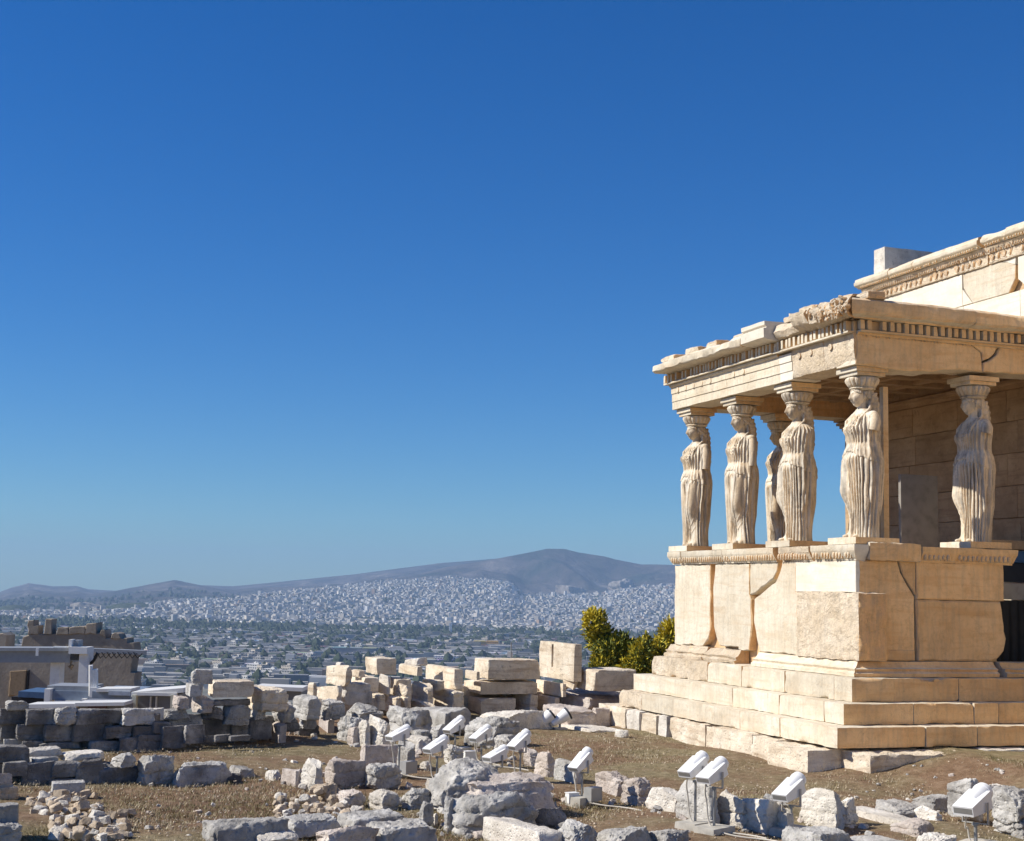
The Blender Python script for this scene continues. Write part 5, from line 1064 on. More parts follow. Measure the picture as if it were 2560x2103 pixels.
# the pile of cream marble blocks behind
for a in ((908, 1643, 994, 1687, 1790, 'm', 'cream', .45, 'cream block with a dark right face, topmost at the left of the cream pile'), (813, 1665, 880, 1713, 1800, 'b', 'cream', .8, 'crumbling cream block at the left end of the cream pile top'),
          (872, 1674, 914, 1693, 1792, 's', 'cream', .7, 'thin cream stone under the topmost left block'), (870, 1689, 952, 1733, 1794, 'm', 'cream', .56, 'cream block with shaded right end below the topmost left block'),
          (789, 1716, 856, 1753, 1804, 'b', 'cream', .85, 'cream rough block at the lower left of the cream pile'), (768, 1710, 792, 1753, 1806, 'b', 'cream', .7, 'narrow cream block at the far left foot of the cream pile'),
          (850, 1710, 928, 1760, 1802, 'b', 'grey', .25, 'grey boulder with a flat dark front set in the cream pile'), (946, 1690, 977, 1733, 1794, 'b', 'pale', .8, 'narrow pale upright stone in the left half of the cream pile'),
          (972, 1696, 1030, 1747, 1794, 'm', 'cream', .34, 'cream block with a dark hollow right side in the left half of the pile'), (992, 1661, 1060, 1690, 1790, 'm', 'cream', .8, 'thin edged cream block left of the longest stone on the pile'),
          (1052, 1664, 1166, 1723, 1790, 'm', 'cream', .82, 'longest cream stone on the pile with a black right end'), (920, 1736, 964, 1774, 1800, 'b', 'cream', .6, 'small cream block below the narrow upright stone'),
          (962, 1741, 1004, 1780, 1800, 'r', 'cream', .7, 'broken cream lump low in the left half of the pile'), (986, 1717, 1032, 1790, 1800, 'r', 'cream', .6, 'slim broken cream stone leaning in the middle of the pile'),
          (1026, 1710, 1082, 1764, 1796, 'r', 'cream', .7, 'rounded cream stone in the middle of the pile'), (1004, 1752, 1090, 1784, 1800, 'r', 'cream', .6, 'low broken cream stone at the foot of the pile centre'),
          (1078, 1724, 1156, 1774, 1796, 'b', 'cream', .7, 'cream block with dark gaps left of the three stacked beams'), (1010, 1647, 1066, 1663, 1780, 's', 'pale', .6, 'flat pale stone lying behind the longest cream stone'),
          (838, 1656, 866, 1668, 1790, 'c', 'pale', .5, 'small white stone on top of the left end of the pile'), (1056, 1700, 1110, 1726, 1792, 'b', 'cream', .7, 'cream stone tucked under the longest stone'),
          (1186, 1646, 1349, 1700, 1788, 'm', 'cream', .22, 'long top beam of the three stacked beams, notched at its left'), (1162, 1676, 1200, 1700, 1788, 'm', 'cream', .8, 'small step shaped piece at the left end of the top beam'),
          (1159, 1699, 1342, 1737, 1788, 'm', 'cream', .24, 'middle beam of the three stacked beams with slanting dark grooves'), (1143, 1737, 1288, 1782, 1788, 'm', 'cream', .42, 'bottom beam of the three stacked beams with a rough left end'),
          (1281, 1736, 1342, 1782, 1786, 'b', 'cream', .68, 'squat cream block right of the bottom beam'), (1347, 1605, 1452, 1703, 1786, 'm', 'cream', .82, 'tallest cream block with a vertical slot cut in its face'),
          (1342, 1702, 1412, 1742, 1786, 'm', 'cream', .88, 'smooth cream block directly under the tallest slotted block'), (1338, 1738, 1396, 1784, 1786, 'm', 'cream', .8, 'cream block two rows under the tallest slotted block'),
          (1438, 1670, 1586, 1728, 1782, 'm', 'cream', .31, 'squared cream block with bright left end beside the green bushes'), (1408, 1650, 1446, 1720, 1784, 'r', 'cream', .8, 'broken cream stone between the slotted block and the squared one'),
          (1394, 1730, 1606, 1774, 1782, 'b', 'pink', .35, 'long pitted brownish block under the squared cream one'), (1544, 1714, 1600, 1730, 1778, 's', 'pale', .6, 'small pale slab at the foot of the bushes'),
          (1362, 1770, 1486, 1816, 1816, 'b', 'pink', .45, 'pitted pinkish block low down behind the small spotlights'), (1481, 1773, 1524, 1812, 1814, 'b', 'pink', .2, 'small pinkish block beside the left end of the porch foundation')):
    q_ = rock(*a, cat='stone block', back=-.45 if a[:2] == (1438, 1670) else 0.0)
    if a[:2] == (1347, 1605):          # the upright slot cut in the tall block
        Dq = float(depth_of(np.array(q_.location))); p_ = at(1381, 1640, Dq); q_loc = np.array(q_.location); zc_ = p_[2]
        lf_ = np.array([-math.cos(q_.rotation_euler.z), -math.sin(q_.rotation_euler.z), 0]); hx = max(abs(v.co.x) for v in q_.data.vertices)
        rel = (p_-q_loc); tt_ = np.array([-lf_[1], lf_[0], 0]); yy_ = float(rel @ R0)/float(tt_ @ R0)
        c_s = q_loc+lf_*hx+tt_*(yy_+hx*float(lf_ @ R0)/float(tt_ @ R0)*-1); c_s[2] = zc_; carve(q_, c_s, (.16, .09, .40), q_.rotation_euler.z)
# slot in the tall block
# heaps of loose rubble
def heap(x0, x1, y0, y1, n, smin, smax, label, group, seed, mats=('tan', 'pale', 'tan'), name='rubble_stone', cat='rubble stone'):
    r = random.Random(seed); variants = {}
    for m in mats:
        for k in range(4):
            V, Fs = rockmesh(1, r.uniform(.7, .95), r.uniform(.5, .75), 'c', seed*10+k+len(m)); variants[(m, k)] = MB().add(V, Fs).mesh('rubble_stone', MT[m], angle=24)
    for i in range(n):
        px, py = r.uniform(x0, x1), y0+(y1-y0)*r.random()
        if (px-x0)/(x1-x0) < (py-y0)/(y1-y0)*0.0: continue
        P = on_ground(px, py); s = r.uniform(smin, smax); c = 1-abs((px-(x0+x1)/2)/((x1-x0)/2))
        o = bpy.data.objects.new(name, variants[(r.choice(mats), r.randrange(4))]); COL.objects.link(o)
        o.location = (P[0], P[1], P[2]+s*.2+(.10*c*r.random() if smax > .112 else 0)); o.scale = (s, s, s); o.rotation_euler = (r.uniform(-.5, .5), r.uniform(-.5, .5), r.uniform(0, 6.3)); tag(o, label, cat, group)
heap(70, 250, 1998, 2045, 60, .045, .115, 'small tan rubble stone in the heap at the lower left', 'rubble heap at the lower left', 5)
heap(130, 325, 2035, 2110, 70, .05, .13, 'small tan rubble stone in the heap at the lower left', 'rubble heap at the lower left', 6)
heap(690, 905, 1992, 2060, 95, .04, .12, 'small tan rubble stone in the heap left of the great boulder', 'rubble heap left of the great boulder', 8)

for q, (x0, x1, y0, y1, n, lab) in enumerate(((1000, 1440, 1985, 2105, 46, 'small stone lying on the soil around the great boulder'), (1500, 2350, 1985, 2105, 60, 'small stone lying among the right foreground row of boulders'), (700, 1330, 1830, 1985, 60, 'small stone lying around the floodlights in the middle'), (340, 720, 1880, 2100, 26, 'small stone lying on the left grass between the boulders'), (2080, 2540, 1900, 2000, 26, 'small stone on the soil before the porch steps'))):
    heap(x0, x1, y0, y1, n, .035, .11 if q < 3 else .06, lab, 'loose stones strewn on the ground, patch %s' % ['around the great boulder', 'at right', 'by the floodlights', 'at left', 'by the steps'][q], 20+q, ('pale', 'grey', 'pink'), 'loose_stone', 'loose stone')
pk = packing([(790, 1722, 1800, 1.0), (980, 1712, 1794, 1.0), (1150, 1716, 1790, 1.0), (1340, 1716, 1786, 1.0)], 'rough cream rubble core behind the stacked cream blocks', 'cream')
packing([(1340, 1728, 1786, .9), (1620, 1742, 1782, .9)], 'rough cream rubble core below the squared block and bushes', 'cream')

# ------------------------------------------------------------------ floodlights
def lamp_parts():
    p = {}
    mb = MB(); L, W_, H = .37, .20, .155                     # housing: box tapering to the rear
    V, Fs = boxgrid(6, 5, 5); V = V*np.array([L/2, W_/2, H/2]); t = np.clip((-V[:, 0]/(L/2)+.5)/1.5, 0, 1)*.85
    V[:, 1] *= 1-.06*t; V[:, 2] = np.where(V[:, 2] < 0, V[:, 2]*(1-1.05*t), V[:, 2]); mb.add(V-np.array([.065, 0, .01]), Fs)
    p['housing'] = mb.mesh('lamp_housing', MT['lamp'], angle=30)
    ax = lambda x, r, z=0.02: (x, r, z)
    def cyl(pr, n=28, z=.018):
        m = MB(); V = [(x, r*math.cos(t), z+r*math.sin(t)) for x, r in pr for t in np.linspace(0, 2*math.pi, n, endpoint=False)]
        k = len(pr); Fs = [(i*n+(j+1) % n, i*n+j, (i+1)*n+j, (i+1)*n+(j+1) % n) for i in range(k-1) for j in range(n)]+[tuple(range(n)), tuple(range(k*n-1, (k-1)*n-1, -1))]
        m.add(V, Fs); return m
    p['barrel'] = cyl([(-.06, .066), (.06, .078), (.10, .084), (.145, .086), (.147, .091), (.158, .091), (.16, .086), (.20, .084), (.205, .078)]).mesh('lamp_barrel', MT['lamp'], angle=40)
    p['lens'] = cyl([(.2052, .073), (.209, .07)]).mesh('lamp_lens', MT['glass'])
    mb = MB(); mb.box((-.245, 0, .03), (.014, .17, .05)); p['rear_grille'] = mb.mesh('lamp_rear_grille', MT['steel'], smooth=False)
    return p
LP = lamp_parts(); LG = 'white floodlights among the stones'
def floodlight(bx, by, gx, gy, app, label, alpha=47, scale=.66, box=False, base='plate', cable=True, post2=0, dD=0.0):
    D = gdepth(gx, gy)+dD; c = at(bx, by, D); gp = at(gx, gy, D); zg = float(gz(c[0], c[1]))-.02
    a = rad(alpha); hd = camrot(a); t = math.atan(math.tan(rad(app*.80))*math.cos(a)); h = c[2]-zg
    root = empty('floodlight', (c[0], c[1], zg), hd); tag(root, label, 'floodlight', LG)
    rr = random.Random(int(bx)); part = {}; k = scale
    for nm in ('housing', 'barrel', 'lens', 'rear_grille'):
        o = bpy.data.objects.new(nm, LP[nm]); COL.objects.link(o); o.parent = part.get('housing', root); part[nm] = o
        if nm == 'housing': o.location = (0, 0, h); o.rotation_euler = (0, -t, 0); o.scale = (k, k, k)
    mb = MB()
    for s in (-1, 1): mb.box((.0, s*.118*k, h-.085*k), (.028*k, .008, .19*k))
    mb.box((0, 0, h-.178*k), (.028*k, .244*k, .008)); mb.build('bracket', MT['bracket'], root, smooth=False)
    mb = MB(); mb.tube([(0, 0, h-.182*k), (0, 0, .02)], .014*k+.002, 12); mb.tube([(0, 0, h-.20*k), (0, 0, h-.182*k)], .034*k, 12); mb.build('post', MT['steel'], root)
    if base == 'plate': MB().box((0, 0, .015), (.30*k, .24*k, .03)).build('base_plate', MT['steel'], root, smooth=False)
    else:
        Q, Fs = wbox((.44*k, .30*k, .10), res=.05, rmin=.006, rvar=.03, amp=.006, seed=int(bx) % 40); MB().add(Q+np.array([0, 0, .04]), Fs).build('footing', MT['concrete'], root)
    if box:
        mb = MB(); mb.box((.04, -.11, .12), (.17, .10, .13)); mb.build('ballast_box', MT['bracket'], root, smooth=False)
    if cable:
        pts = [(-.12*k*math.cos(t), .03, h-.12*k*math.sin(t)-.05*k), (-.10*k, .05, h-.24*k), (-.05, .045, h*.55), (-.04, .04, .25*h), (-.05, -.02, .06), (-.02, -.25, .03), (.1, -.5, .025), (.05, -.8, .02)]
        P = []
        for i in range(len(pts)-1):
            for q in range(5): P.append(np.array(pts[i])+(np.array(pts[i+1])-np.array(pts[i]))*q/5)
        P = np.array(P); P = np.stack([np.convolve(np.pad(P[:, k], 2, 'edge'), np.ones(5)/5, 'valid') for k in range(3)], 1)
        MB().tube(list(P), .0075, 7).build('cable', MT['cable'], root)
    return root
for a, k in (((1000, 1836, 1006, 1938, 34, 'leftmost white floodlight, above the square dark fronted boulder'), dict(box=True)),
             ((1094, 1864, 1096, 1958, 41, 'front white floodlight of the overlapping pair left of centre'), {}),
             ((1139, 1814, 1136, 1900, 50, 'rear white floodlight of the overlapping pair left of centre'), dict(box=True)),
             ((1205, 1836, 1208, 1912, 46, 'middle white floodlight standing before the flat topped grey boulder'), {}),
             ((1243, 1888, 1250, 1968, 33, 'low white floodlight just behind the great boulder, front of the right pair'), {}),
             ((1302, 1852, 1302, 1958, 52, 'steep white floodlight, right of the pair behind the great boulder'), {}),
             ((1456, 1901, 1456, 2006, 58, 'single white floodlight on its own post between the great boulder and the row of stones'), dict(box=True, base='footing')),
             ((1739, 1915, 1757, 2070, 45, 'left one of the twin white floodlights before the porch'), dict(base='footing', scale=.72)),
             ((1786, 1930, 1797, 2082, 43, 'right one of the twin white floodlights before the porch'), dict(base='footing', scale=.74)),
             ((1978, 1972, 1985, 2086, 42, 'lone white floodlight in front of the bright white boulder'), dict(base='footing', scale=.80)),
             ((2438, 2006, 2442, 2124, 33, 'nearest and largest white floodlight at the lower right edge'), dict(base='footing', scale=.94))):
    floodlight(*a, **k)
def spot(bx, by, gy, label, app, dark):
    D = gdepth(bx, gy); c = at(bx, by, D); zg = float(gz(c[0], c[1])); hd = camrot(rad(15)); root = empty('spotlight', (c[0], c[1], zg), hd); tag(root, label, 'spotlight', 'small white spotlights by the cream blocks'); h = c[2]-zg
    m = MB(); n = 24; pr = [(-.16, .02), (-.15, .045), (-.10, .05), (-.02, .075), (.10, .098), (.13, .10)]
    V = [(x, r*math.cos(t), r*math.sin(t)) for x, r in pr for t in np.linspace(0, 2*math.pi, n, endpoint=False)]; k = len(pr)
    m.add(V, [(i*n+(j+1) % n, i*n+j, (i+1)*n+j, (i+1)*n+(j+1) % n) for i in range(k-1) for j in range(n)]+[tuple(range(n)), tuple(range(k*n-1, (k-1)*n-1, -1))])
    b = m.build('head', MT['lamp'], root, loc=(0, 0, h), rot=(0, -rad(app), 0))
    m = MB(); V = [(x, r*math.cos(t), r*math.sin(t)) for x, r in [(.1305, .1), (.16, .108), (.162, .09)] for t in np.linspace(0, 2*math.pi, n, endpoint=False)]
    m.add(V, [(i*n+(j+1) % n, i*n+j, (i+1)*n+j, (i+1)*n+(j+1) % n) for i in range(2) for j in range(n)]+[tuple(range(3*n-1, 2*n-1, -1))]); m.build('lens', MT['glass'], b)
    MB().tube([(0, 0, h-.05), (0, 0, 0)], .02, 8).build('post', MT['steel'], root); MB().box((0, 0, .015), (.2, .16, .03)).build('base_plate', MT['steel'], root, smooth=False)
spot(1361, 1801, 1822, 'left small white spotlight at the foot of the cream blocks', 40, 0); spot(1400, 1797, 1824, 'right small white spotlight with a dark round lens at the foot of the cream blocks', 32, 1)
for px, py, lab, s in ((1172, 1906, 'small white box on the soil between the lamp pairs', .13), (1430, 2008, 'small white block beside the footing of the single lamp', .10)):
    P = on_ground(px, py); jb = empty('junction_box', (P[0], P[1], P[2]), camrot(.5)); tag(jb, lab, 'junction box'); Q, Fs = wbox((s*1.2, s*.8, s), res=.03, rmin=.006, rvar=.006, amp=.001, seed=3)
    MB().add(Q+np.array([0, 0, s*.5]), Fs).build('case', MT['lamp'], jb); MB().box((0, 0, s*1.02), (s*1.26, s*.86, s*.06)).build('lid', MT['lamp'], jb, smooth=False)

# ------------------------------------------------------------------ bushes behind the porch corner
def leaf_mat(name, a, b_, c):
    m, nt, b = newmat(name, 0.6, 0.3); g = N(nt, 'ShaderNodeNewGeometry'); 
    nt.links.new(ramp(nt, g.outputs['Random Per Island'], [(0.0, a), (0.5, b_), (1.0, c)]), b.inputs['Base Color']); b.inputs['Subsurface Weight'].default_value = 0.0; return m
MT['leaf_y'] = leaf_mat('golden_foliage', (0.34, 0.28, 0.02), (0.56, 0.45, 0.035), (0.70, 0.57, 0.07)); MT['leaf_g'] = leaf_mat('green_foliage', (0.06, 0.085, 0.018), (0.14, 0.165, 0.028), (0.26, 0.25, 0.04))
MT['bark'] = plain('bark', (.10, .075, .05), .9)
def shrub(label, D, blobs, trunk, seed):
    """blobs in photo pixels: (px, py, rx, ry, count, golden share)"""
    r = np.random.RandomState(seed); root = empty('bush', tuple(at(trunk[0], trunk[1], D))); zb = float(gz(root.location[0], root.location[1])); root.location.z = zb
    tag(root, label, 'bush'); O = np.array(root.location); mb = MB(); core = MB(); tm = MB(); s = D/FPX
    for px, py, rx, ry, n, gold in blobs:
        c = at(px, py, D+r.uniform(-.25, .25))-O; rad3 = np.array([rx*s, rx*s*.9, ry*s])
        core.ell(c, rad3*.42, 12, 8); core.v[-1] += r.uniform(-.03, .03, core.v[-1].shape)
        tm.tube([np.array([0, 0, 0]), c*np.array([.5, .5, .45]), c], [.05, .035, .012], 7)
        for i in range(n):
            u = r.normal(size=3); u /= np.linalg.norm(u); lump = 1+.22*float(noise(np.array([u*2.6+px]), 5)[0])
            p = c+u*rad3*np.array([1.15, 1.1, .95])*(r.uniform(.3, 1.3)**.6)*lump
            dirv = u*.6+np.array([0, 0, .55])+r.normal(size=3)*.55; dirv /= np.linalg.norm(dirv)
            side = np.cross(dirv, r.normal(size=3)); side /= np.linalg.norm(side)+1e-9; L = r.uniform(.05, .15); w = r.uniform(.014, .028)
            yel = r.rand() < gold*(.55+.6*max(0, u @ np.array(sdir)))  # more golden leaves on the sunward side, sunlight painted into the leaf colour
            nn = np.cross(side, dirv)*w*.5
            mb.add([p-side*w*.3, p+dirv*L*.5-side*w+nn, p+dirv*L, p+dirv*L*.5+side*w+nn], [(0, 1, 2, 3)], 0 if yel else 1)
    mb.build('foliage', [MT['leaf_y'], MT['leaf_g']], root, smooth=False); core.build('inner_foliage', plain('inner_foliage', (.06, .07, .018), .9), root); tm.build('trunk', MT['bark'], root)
shrub('tall leaning bush with a golden crown behind the squared cream block', 27.0, [(1486, 1556, 25, 32, 700, 1.2), (1500, 1596, 30, 34, 900, .8), (1524, 1630, 34, 34, 1000, .25), (1552, 1618, 28, 30, 800, .15), (1512, 1668, 34, 30, 800, .7), (1570, 1648, 28, 30, 700, .3), (1588, 1640, 24, 34, 700, .5), (1578, 1676, 30, 30, 700, .4), (1545, 1672, 30, 26, 600, .3)], (1525, 1730), 3)
shrub('lower green and golden bush in front of the city, left of the podium', 26.4, [(1605, 1640, 22, 36, 600, .6), (1590, 1670, 34, 30, 900, .6), (1622, 1668, 32, 34, 900, .6), (1600, 1708, 36, 30, 900, .35), (1636, 1702, 28, 32, 700, .4), (1612, 1612, 10, 22, 160, .6), (1640, 1660, 26, 34, 800, .7), (1648, 1632, 16, 26, 350, .9)], (1610, 1740), 5)
shrub('golden bush touching the left edge of the podium', 27.2, [(1676, 1584, 22, 30, 700, 1.2), (1666, 1622, 28, 34, 900, .9), (1685, 1655, 26, 36, 800, .7), (1650, 1650, 24, 28, 600, .6)], (1672, 1740), 7)

# ------------------------------------------------------------------ ruined gatehouse, gantry crane and site sheds beyond the wall at left
def pix(z0, k, x, y): return z0[0]+x*k, z0[1]+y*k
KZ = 400/2113.0
def facade(name, D, poly, thick, mat, parent, j=.05, seed=0, zooms=((0, 1530), KZ), step=.35, dD=0.0):
    """an outline read off the photo, set at its own distance with real thickness"""
    P = [at(*pix(zooms[0], zooms[1], *p), D+dD) for p in poly]; O = at(300, 1700, D+dD); O = O-np.array([0, 0, 0])
    fr = FR((O[0], O[1], 0), R0, -FH); pl = [(float((p-O) @ R0), float(p[2])) for p in P]
    pw = empty('x'); bpy.data.objects.remove(pw)
    return slab(name, mat, fr, pl, t=thick, j=j, bev=.03, seed=seed, parent=parent, step=step)
DG = 72.0
ruin = empty('ruined_gatehouse', (0, 0, 0)); tag(ruin, 'long brown ruined stone wall with a broken stepped top far left', 'ruin')
facade('wall', DG, [(-260, 655), (60, 640), (100, 500), (270, 480), (275, 335), (335, 300), (1290, 285), (1365, 300), (1380, 345), (1660, 350), (1665, 408), (1752, 410), (1762, 545), (1742, 600), (1722, 800), (1780, 812), (1788, 1300), (-260, 1500)], 1.3, MT['ruin'], ruin, seed=1)
for i, pl in enumerate(([(335, 300), (338, 112), (416, 106), (420, 182), (476, 186), (480, 292)], [(556, 290), (572, 96), (656, 100), (656, 290)], [(722, 290), (742, 208), (870, 206), (876, 290)], [(886, 290), (892, 208), (1092, 190), (1096, 290)], [(1100, 290), (1104, 175), (1130, 156), (1240, 150), (1246, 290)], [(1292, 292), (1312, 236), (1358, 242), (1378, 330)], [(1432, 350), (1470, 290), (1500, 278), (1560, 280), (1582, 350)])):
    facade('merlon_block', DG, [(x, y+8*(y > 280)) for x, y in pl], 1.15 if i not in (0, 1) else .8, MT['ruin'], ruin, seed=i+3, step=.2, dD=-.06)
facade('wall_fragment', DG, [(-200, 480), (-200, 300), (10, 290), (66, 310), (60, 478)], 1.3, MT['ruin'], ruin, seed=20, dD=.3)
facade('boarded_opening', DG, [(130, 785), (345, 770), (335, 1110), (120, 1110)], .2, plain('tan_boarding', (.30, .21, .12), .8), ruin, j=.01, dD=-.12)
facade('reveal_shadow_strip', DG, [(352, 775), (382, 770), (372, 1060), (340, 1108)], .2, plain('painted_reveal_shadow', (.04, .035, .03), .9), ruin, j=.01, dD=-.11)  # flat dark strip, shadow of the opening's side painted as a colour
DCR = 46.0
def zp(x, y, D): return at(*pix((0, 1530), KZ, x, y), D)
crane = empty('gantry_crane', tuple(zp(700, 1000, DCR))); cl = Vector(crane.location); tag(crane, 'white and grey gantry crane with a box beam in front of the ruined wall', 'crane')
CW = plain('white_crane_paint', (.76, .75, .72), .5, var=.05); CG = plain('grey_crane_paint', (.30, .31, .32), .5, var=.06); CB_ = plain('blue_grey_sheet', (.22, .27, .34), .5, var=.08)
ROTC = np.stack([R0, FH, np.array([0, 0, 1.])], 1)
def pbox(name, x0, y0, x1, y1, D, dep, mat, parent, zoomk=None, skew=0.0):
    """a box whose front face fills a screen rectangle at distance D"""
    f = (lambda x, y: zp(x, y, D)) if zoomk is None else (lambda x, y: at(*pix(zoomk[0], zoomk[1], x, y), D))
    a, b = f(x0, y1), f(x1, y0); c = (a+b)/2+FH*dep/2; w = abs((b-a) @ R0); h = abs(b[2]-a[2]); mb = MB()
    V, Fs = boxgrid(4, 2, 2); V = V*np.array([w, dep, h])/2; V[:, 2] += skew*V[:, 0]; mb.add(V @ ROTC.T, Fs)
    o = mb.build(name, mat, parent, smooth=False); o.location = tuple(Vector(c)-Vector(parent.location)) if parent else tuple(c); return o
pbox('beam', -220, 500, 930, 655, DCR, .9, CG, crane, skew=.02); pbox('beam_flange', -220, 486, 905, 506, DCR-.1, 1.1, CG, crane, skew=.02); pbox('leg', 655, 640, 790, 1020, DCR+.2, .5, CW, crane)
pbox('leg', 1030, 470, 1160, 1010, DCR-.3, .6, CW, crane); pbox('leg_head', 905, 468, 1150, 552, DCR-.4, .7, CW, crane); pbox('trolley', 930, 555, 1030, 640, DCR-.1, .5, plain('dark_machinery', (.06, .06, .06), .6), crane)
pbox('motor', 960, 375, 1035, 470, DCR, .5, CG, crane); pbox('motor', 905, 365, 945, 465, DCR-.2, .4, CW, crane); pbox('rail', 700, 458, 890, 472, DCR, .2, CW, crane)
pbox('stair', 470, 480, 500, 580, DCR-1, .1, CW, crane); pbox('beam_far', 1160, 505, 1900, 545, DCR+2, .4, CG, crane, skew=-.02)
mb = MB(); CH = []
for i in range(9): a = zp(1200+i*70, 545, DCR+2)-np.array(cl); CH += [a+np.array([0, 0, .03]), a+R0*.15+np.array([0, 0, -.16]), a+R0*.3+np.array([0, 0, 0.0])]
mb.tube(CH, .018, 6); mb.build('cable_chain', plain('black_cable', (.02, .02, .02), .6), crane); mb = MB(); mb.tube([zp(1290, 545, DCR)-np.array(cl), zp(1240, 640, DCR)-np.array(cl), zp(1190, 690, DCR)-np.array(cl)], .05, 6); mb.build('brace', plain('black_brace', (.02, .02, .02), .6), crane)
mb = MB(); mb.tube([zp(940, 655, DCR)-np.array(cl), zp(935, 700, DCR)-np.array(cl)], .03, 6); mb.tube([zp(915, 705, DCR)-np.array(cl), zp(940, 745, DCR)-np.array(cl), zp(955, 700, DCR)-np.array(cl)], .06, 8); mb.build('hook', plain('rust_hook', (.2, .15, .1), .6), crane)
def cpost(x, y0, y1, r, D, name, mat, parent):
    mb = MB(); mb.tube([zp(x, y1, D)-np.array(parent.location), zp(x, y0, D)-np.array(parent.location)], r, 10); return mb.build(name, mat, parent)
cart = empty('hoist_cart', tuple(zp(900, 1200, 38.0))); tag(cart, 'white framed hoist cart with upright cylinders below the crane', 'hoist cart')
pbox('deck', 640, 1050, 1170, 1160, 38, 1.4, CB_, cart); pbox('top_plate', 620, 985, 1200, 1040, 38.1, 1.2, CG, cart); pbox('end_post', 580, 1020, 660, 1215, 37.8, .5, CW, cart); pbox('end_post', 1075, 1150, 1130, 1215, 37.8, .4, CW, cart); pbox('side_rail', 715, 1178, 1080, 1208, 37.9, .2, CW, cart)
for x, y0, y1 in ((1200, 705, 1110), (1236, 760, 1110), (1268, 755, 1110)): cpost(x, y0, y1, .055, 37.9, 'cylinder', CW, cart)
pbox('cylinder_base', 1180, 1000, 1275, 1130, 37.7, .4, CW, cart)
def shed(label, cat, parts, loc, name='site_shed'):
    t = empty(name, tuple(loc)); tag(t, label, cat)
    for q in parts: pbox(q[0], *q[1:7], q[7], t, *(q[8:]))
WR = plain('white_sheet_roof', (.74, .72, .67), .5, var=.03); GW = plain('grey_cabin_wall', (.20, .205, .22), .6, var=.06); YP = plain('cream_post', (.66, .62, .46), .6, var=.05)
Z2 = ((380, 1660), 480/2113.0)
shed('blue tarpaulin covered stack at the foot of the ruined wall', 'covered stack', [('tarpaulin', 240, 1060, 585, 1130, 40, 1.6, plain('blue_tarpaulin', (.06, .12, .22), .6), None, -.03), ('stack', 150, 1128, 585, 1225, 40.1, 1.4, plain('dark_timber', (.03, .03, .035), .9))], zp(400, 1200, 40), 'covered_stack')
shed('low pale blue cabins with flat sheet roofs behind the dark wall', 'cabin', [('wall', 1210, 1060, 1720, 1250, 36, 2.2, CB_), ('roof', 1270, 1020, 1730, 1050, 35.9, .9, WR, None, .03), ('wall_panel', 1430, 1050, 1715, 1100, 35.85, .1, plain('pale_panel', (.45, .50, .55), .5))], zp(1450, 1250, 36))
shed('long white corrugated roof just above the dark wall at left', 'shed roof', [('roof', 345, 1225, 1000, 1262, 29, .7, WR, None, .035), ('roof', 990, 1205, 1640, 1236, 29, .7, WR, None, .035), ('wall', 900, 1232, 1640, 1300, 29.2, 1.5, GW), ('gable', 1160, 1235, 1400, 1270, 29.1, .2, plain('maroon_board', (.10, .05, .05), .7))], zp(900, 1280, 29))
shed('white roofed site cabin with cream posts and grey walls', 'site cabin', [('roof', 1735, 1040, 2420, 1085, 30, 1.2, WR, None, .10), ('eave', 1735, 1075, 2330, 1100, 29.95, .1, WR), ('wall', 1760, 1100, 2330, 1330, 30.2, 2.2, GW), ('post', 1735, 1100, 1795, 1330, 29.9, .16, YP), ('post', 2245, 1100, 2290, 1330, 29.9, .16, YP), ('door_frame', 1975, 1120, 1990, 1300, 30.1, .1, CW), ('door_frame', 2050, 1120, 2065, 1300, 30.1, .1, CW)], zp(2000, 1330, 30))
shed('low white topped shed roof right of the long beige block', 'shed', [('roof', 1140, 258, 1660, 288, 31, .8, WR, Z2, -.02), ('wall', 1480, 292, 1640, 400, 31.2, 1.8, GW, Z2)], at(680, 1740, 31))
pl = empty('floodlight_mast', tuple(at(1278, 1650, 34))); tag(pl, 'thin mast with a small white lamp head rising behind the top beam', 'mast')
MB().tube([np.array([0, 0, -1.2]), at(1278, 1606, 34)-at(1278, 1650, 34)], .014, 8).build('pole', MT['steel'], pl); pbox('lamp_head', 0, 0, 1, 1, 34, .1, CW, pl, ((1268, 1629), 14.0))

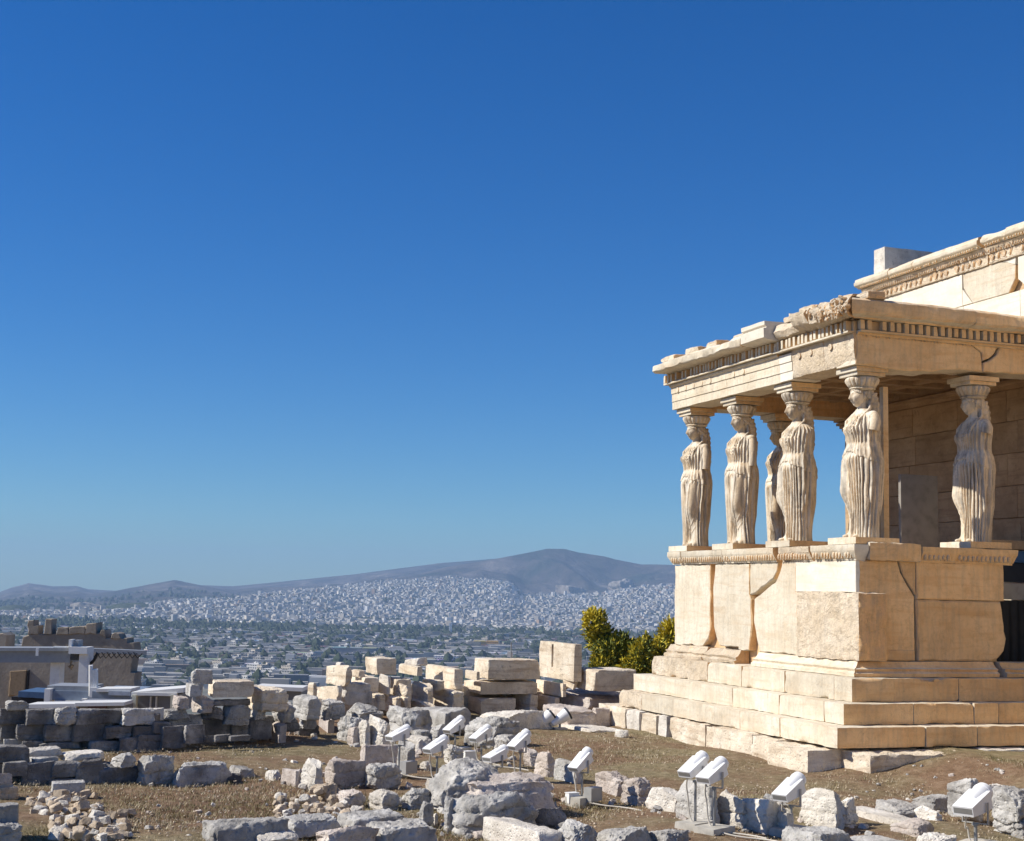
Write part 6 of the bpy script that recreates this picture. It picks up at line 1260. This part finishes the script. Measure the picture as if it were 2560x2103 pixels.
# ------------------------------------------------------------------ grass, straw and chips on the soil
r = np.random.RandomState(5)
def litter(n):
    px = r.uniform(-20, 2580, n); py = r.uniform(1815, 2112, n)
    ok = py > np.interp(px, [0, 640, 700, 850, 1290, 1550, 2106, 2560], [1868, 1850, 1835, 1830, 1830, 1828, 1890, 1858]); px, py = px[ok], py[ok]
    d = F+R*((px-PW/2)/FPX)[:, None]-U*((py-PH/2)/FPX)[:, None]; P = CAM+d*((-2.40-CAM[2])/d[:, 2])[:, None]
    for _ in range(4): P = CAM+d*((gz(P[:, 0], P[:, 1])-CAM[2])/d[:, 2])[:, None]
    return P
MT['straw'] = leaf_mat('straw', (.30, .23, .13), (.48, .39, .25), (.66, .58, .43)); MT['grass'] = leaf_mat('dry_grass', (.12, .10, .04), (.21, .17, .07), (.32, .26, .13))
P = litter(30000); dn = fbm(np.concatenate([P[:, :2]*.9, 0*P[:, :1]], 1), 81, 3); keep = (dn > -.12) | (r.rand(len(P)) > .75); P, dn = P[keep], dn[keep]
K = 5; n = len(P)*K; Pb = np.repeat(P, K, 0)+np.concatenate([r.normal(size=(n, 2))*.03, np.zeros((n, 1))], 1); Pb[:, 2] = gz(Pb[:, 0], Pb[:, 1])-.006
az = r.uniform(0, 6.28, n); L = r.uniform(.012, .036, n); lean = r.uniform(.7, 1.56, n)
dv = np.stack([np.cos(az)*np.sin(lean), np.sin(az)*np.sin(lean), np.cos(lean)+.15], 1)*L[:, None]; sd = np.stack([-np.sin(az), np.cos(az), 0*az], 1)*r.uniform(.002, .0045, n)[:, None]
V = np.stack([Pb-sd, Pb+sd, Pb+dv+np.array([0, 0, .012])], 1).reshape(-1, 3); g = np.repeat((r.rand(len(P)) < .42+dn*1.2).astype(int), K)
me = bpy.data.meshes.new('dry_grass'); me.from_pydata(V.tolist(), [], np.arange(3*n).reshape(-1, 3).tolist()); me.materials.append(MT['straw']); me.materials.append(MT['grass']); me.polygons.foreach_set('material_index', g.tolist()); me.update()
o = bpy.data.objects.new('dry_grass', me); COL.objects.link(o); tag(o, 'short dry grass and straw over the brown soil', 'grass', kind='stuff')
mb = MB(); pts = litter(3400); dn = fbm(pts*.7, 82, 2)
for p, q in zip(pts, dn):
    if q < 0 and r.rand() < .6: continue
    s = r.uniform(.005, .016)*(1.6 if r.rand() < .06 else 1); W = IV*r.uniform(.6, 1.2, (len(IV), 1))*np.array([s, s*.8, s*.6]); mb.add(W+p+np.array([0, 0, s*.4+.02]), IF.tolist(), 0)
o = mb.build('stone_chips', MT['tan'], smooth=False); tag(o, 'pale stone chips and pebbles strewn on the soil', 'pebbles', kind='stuff')
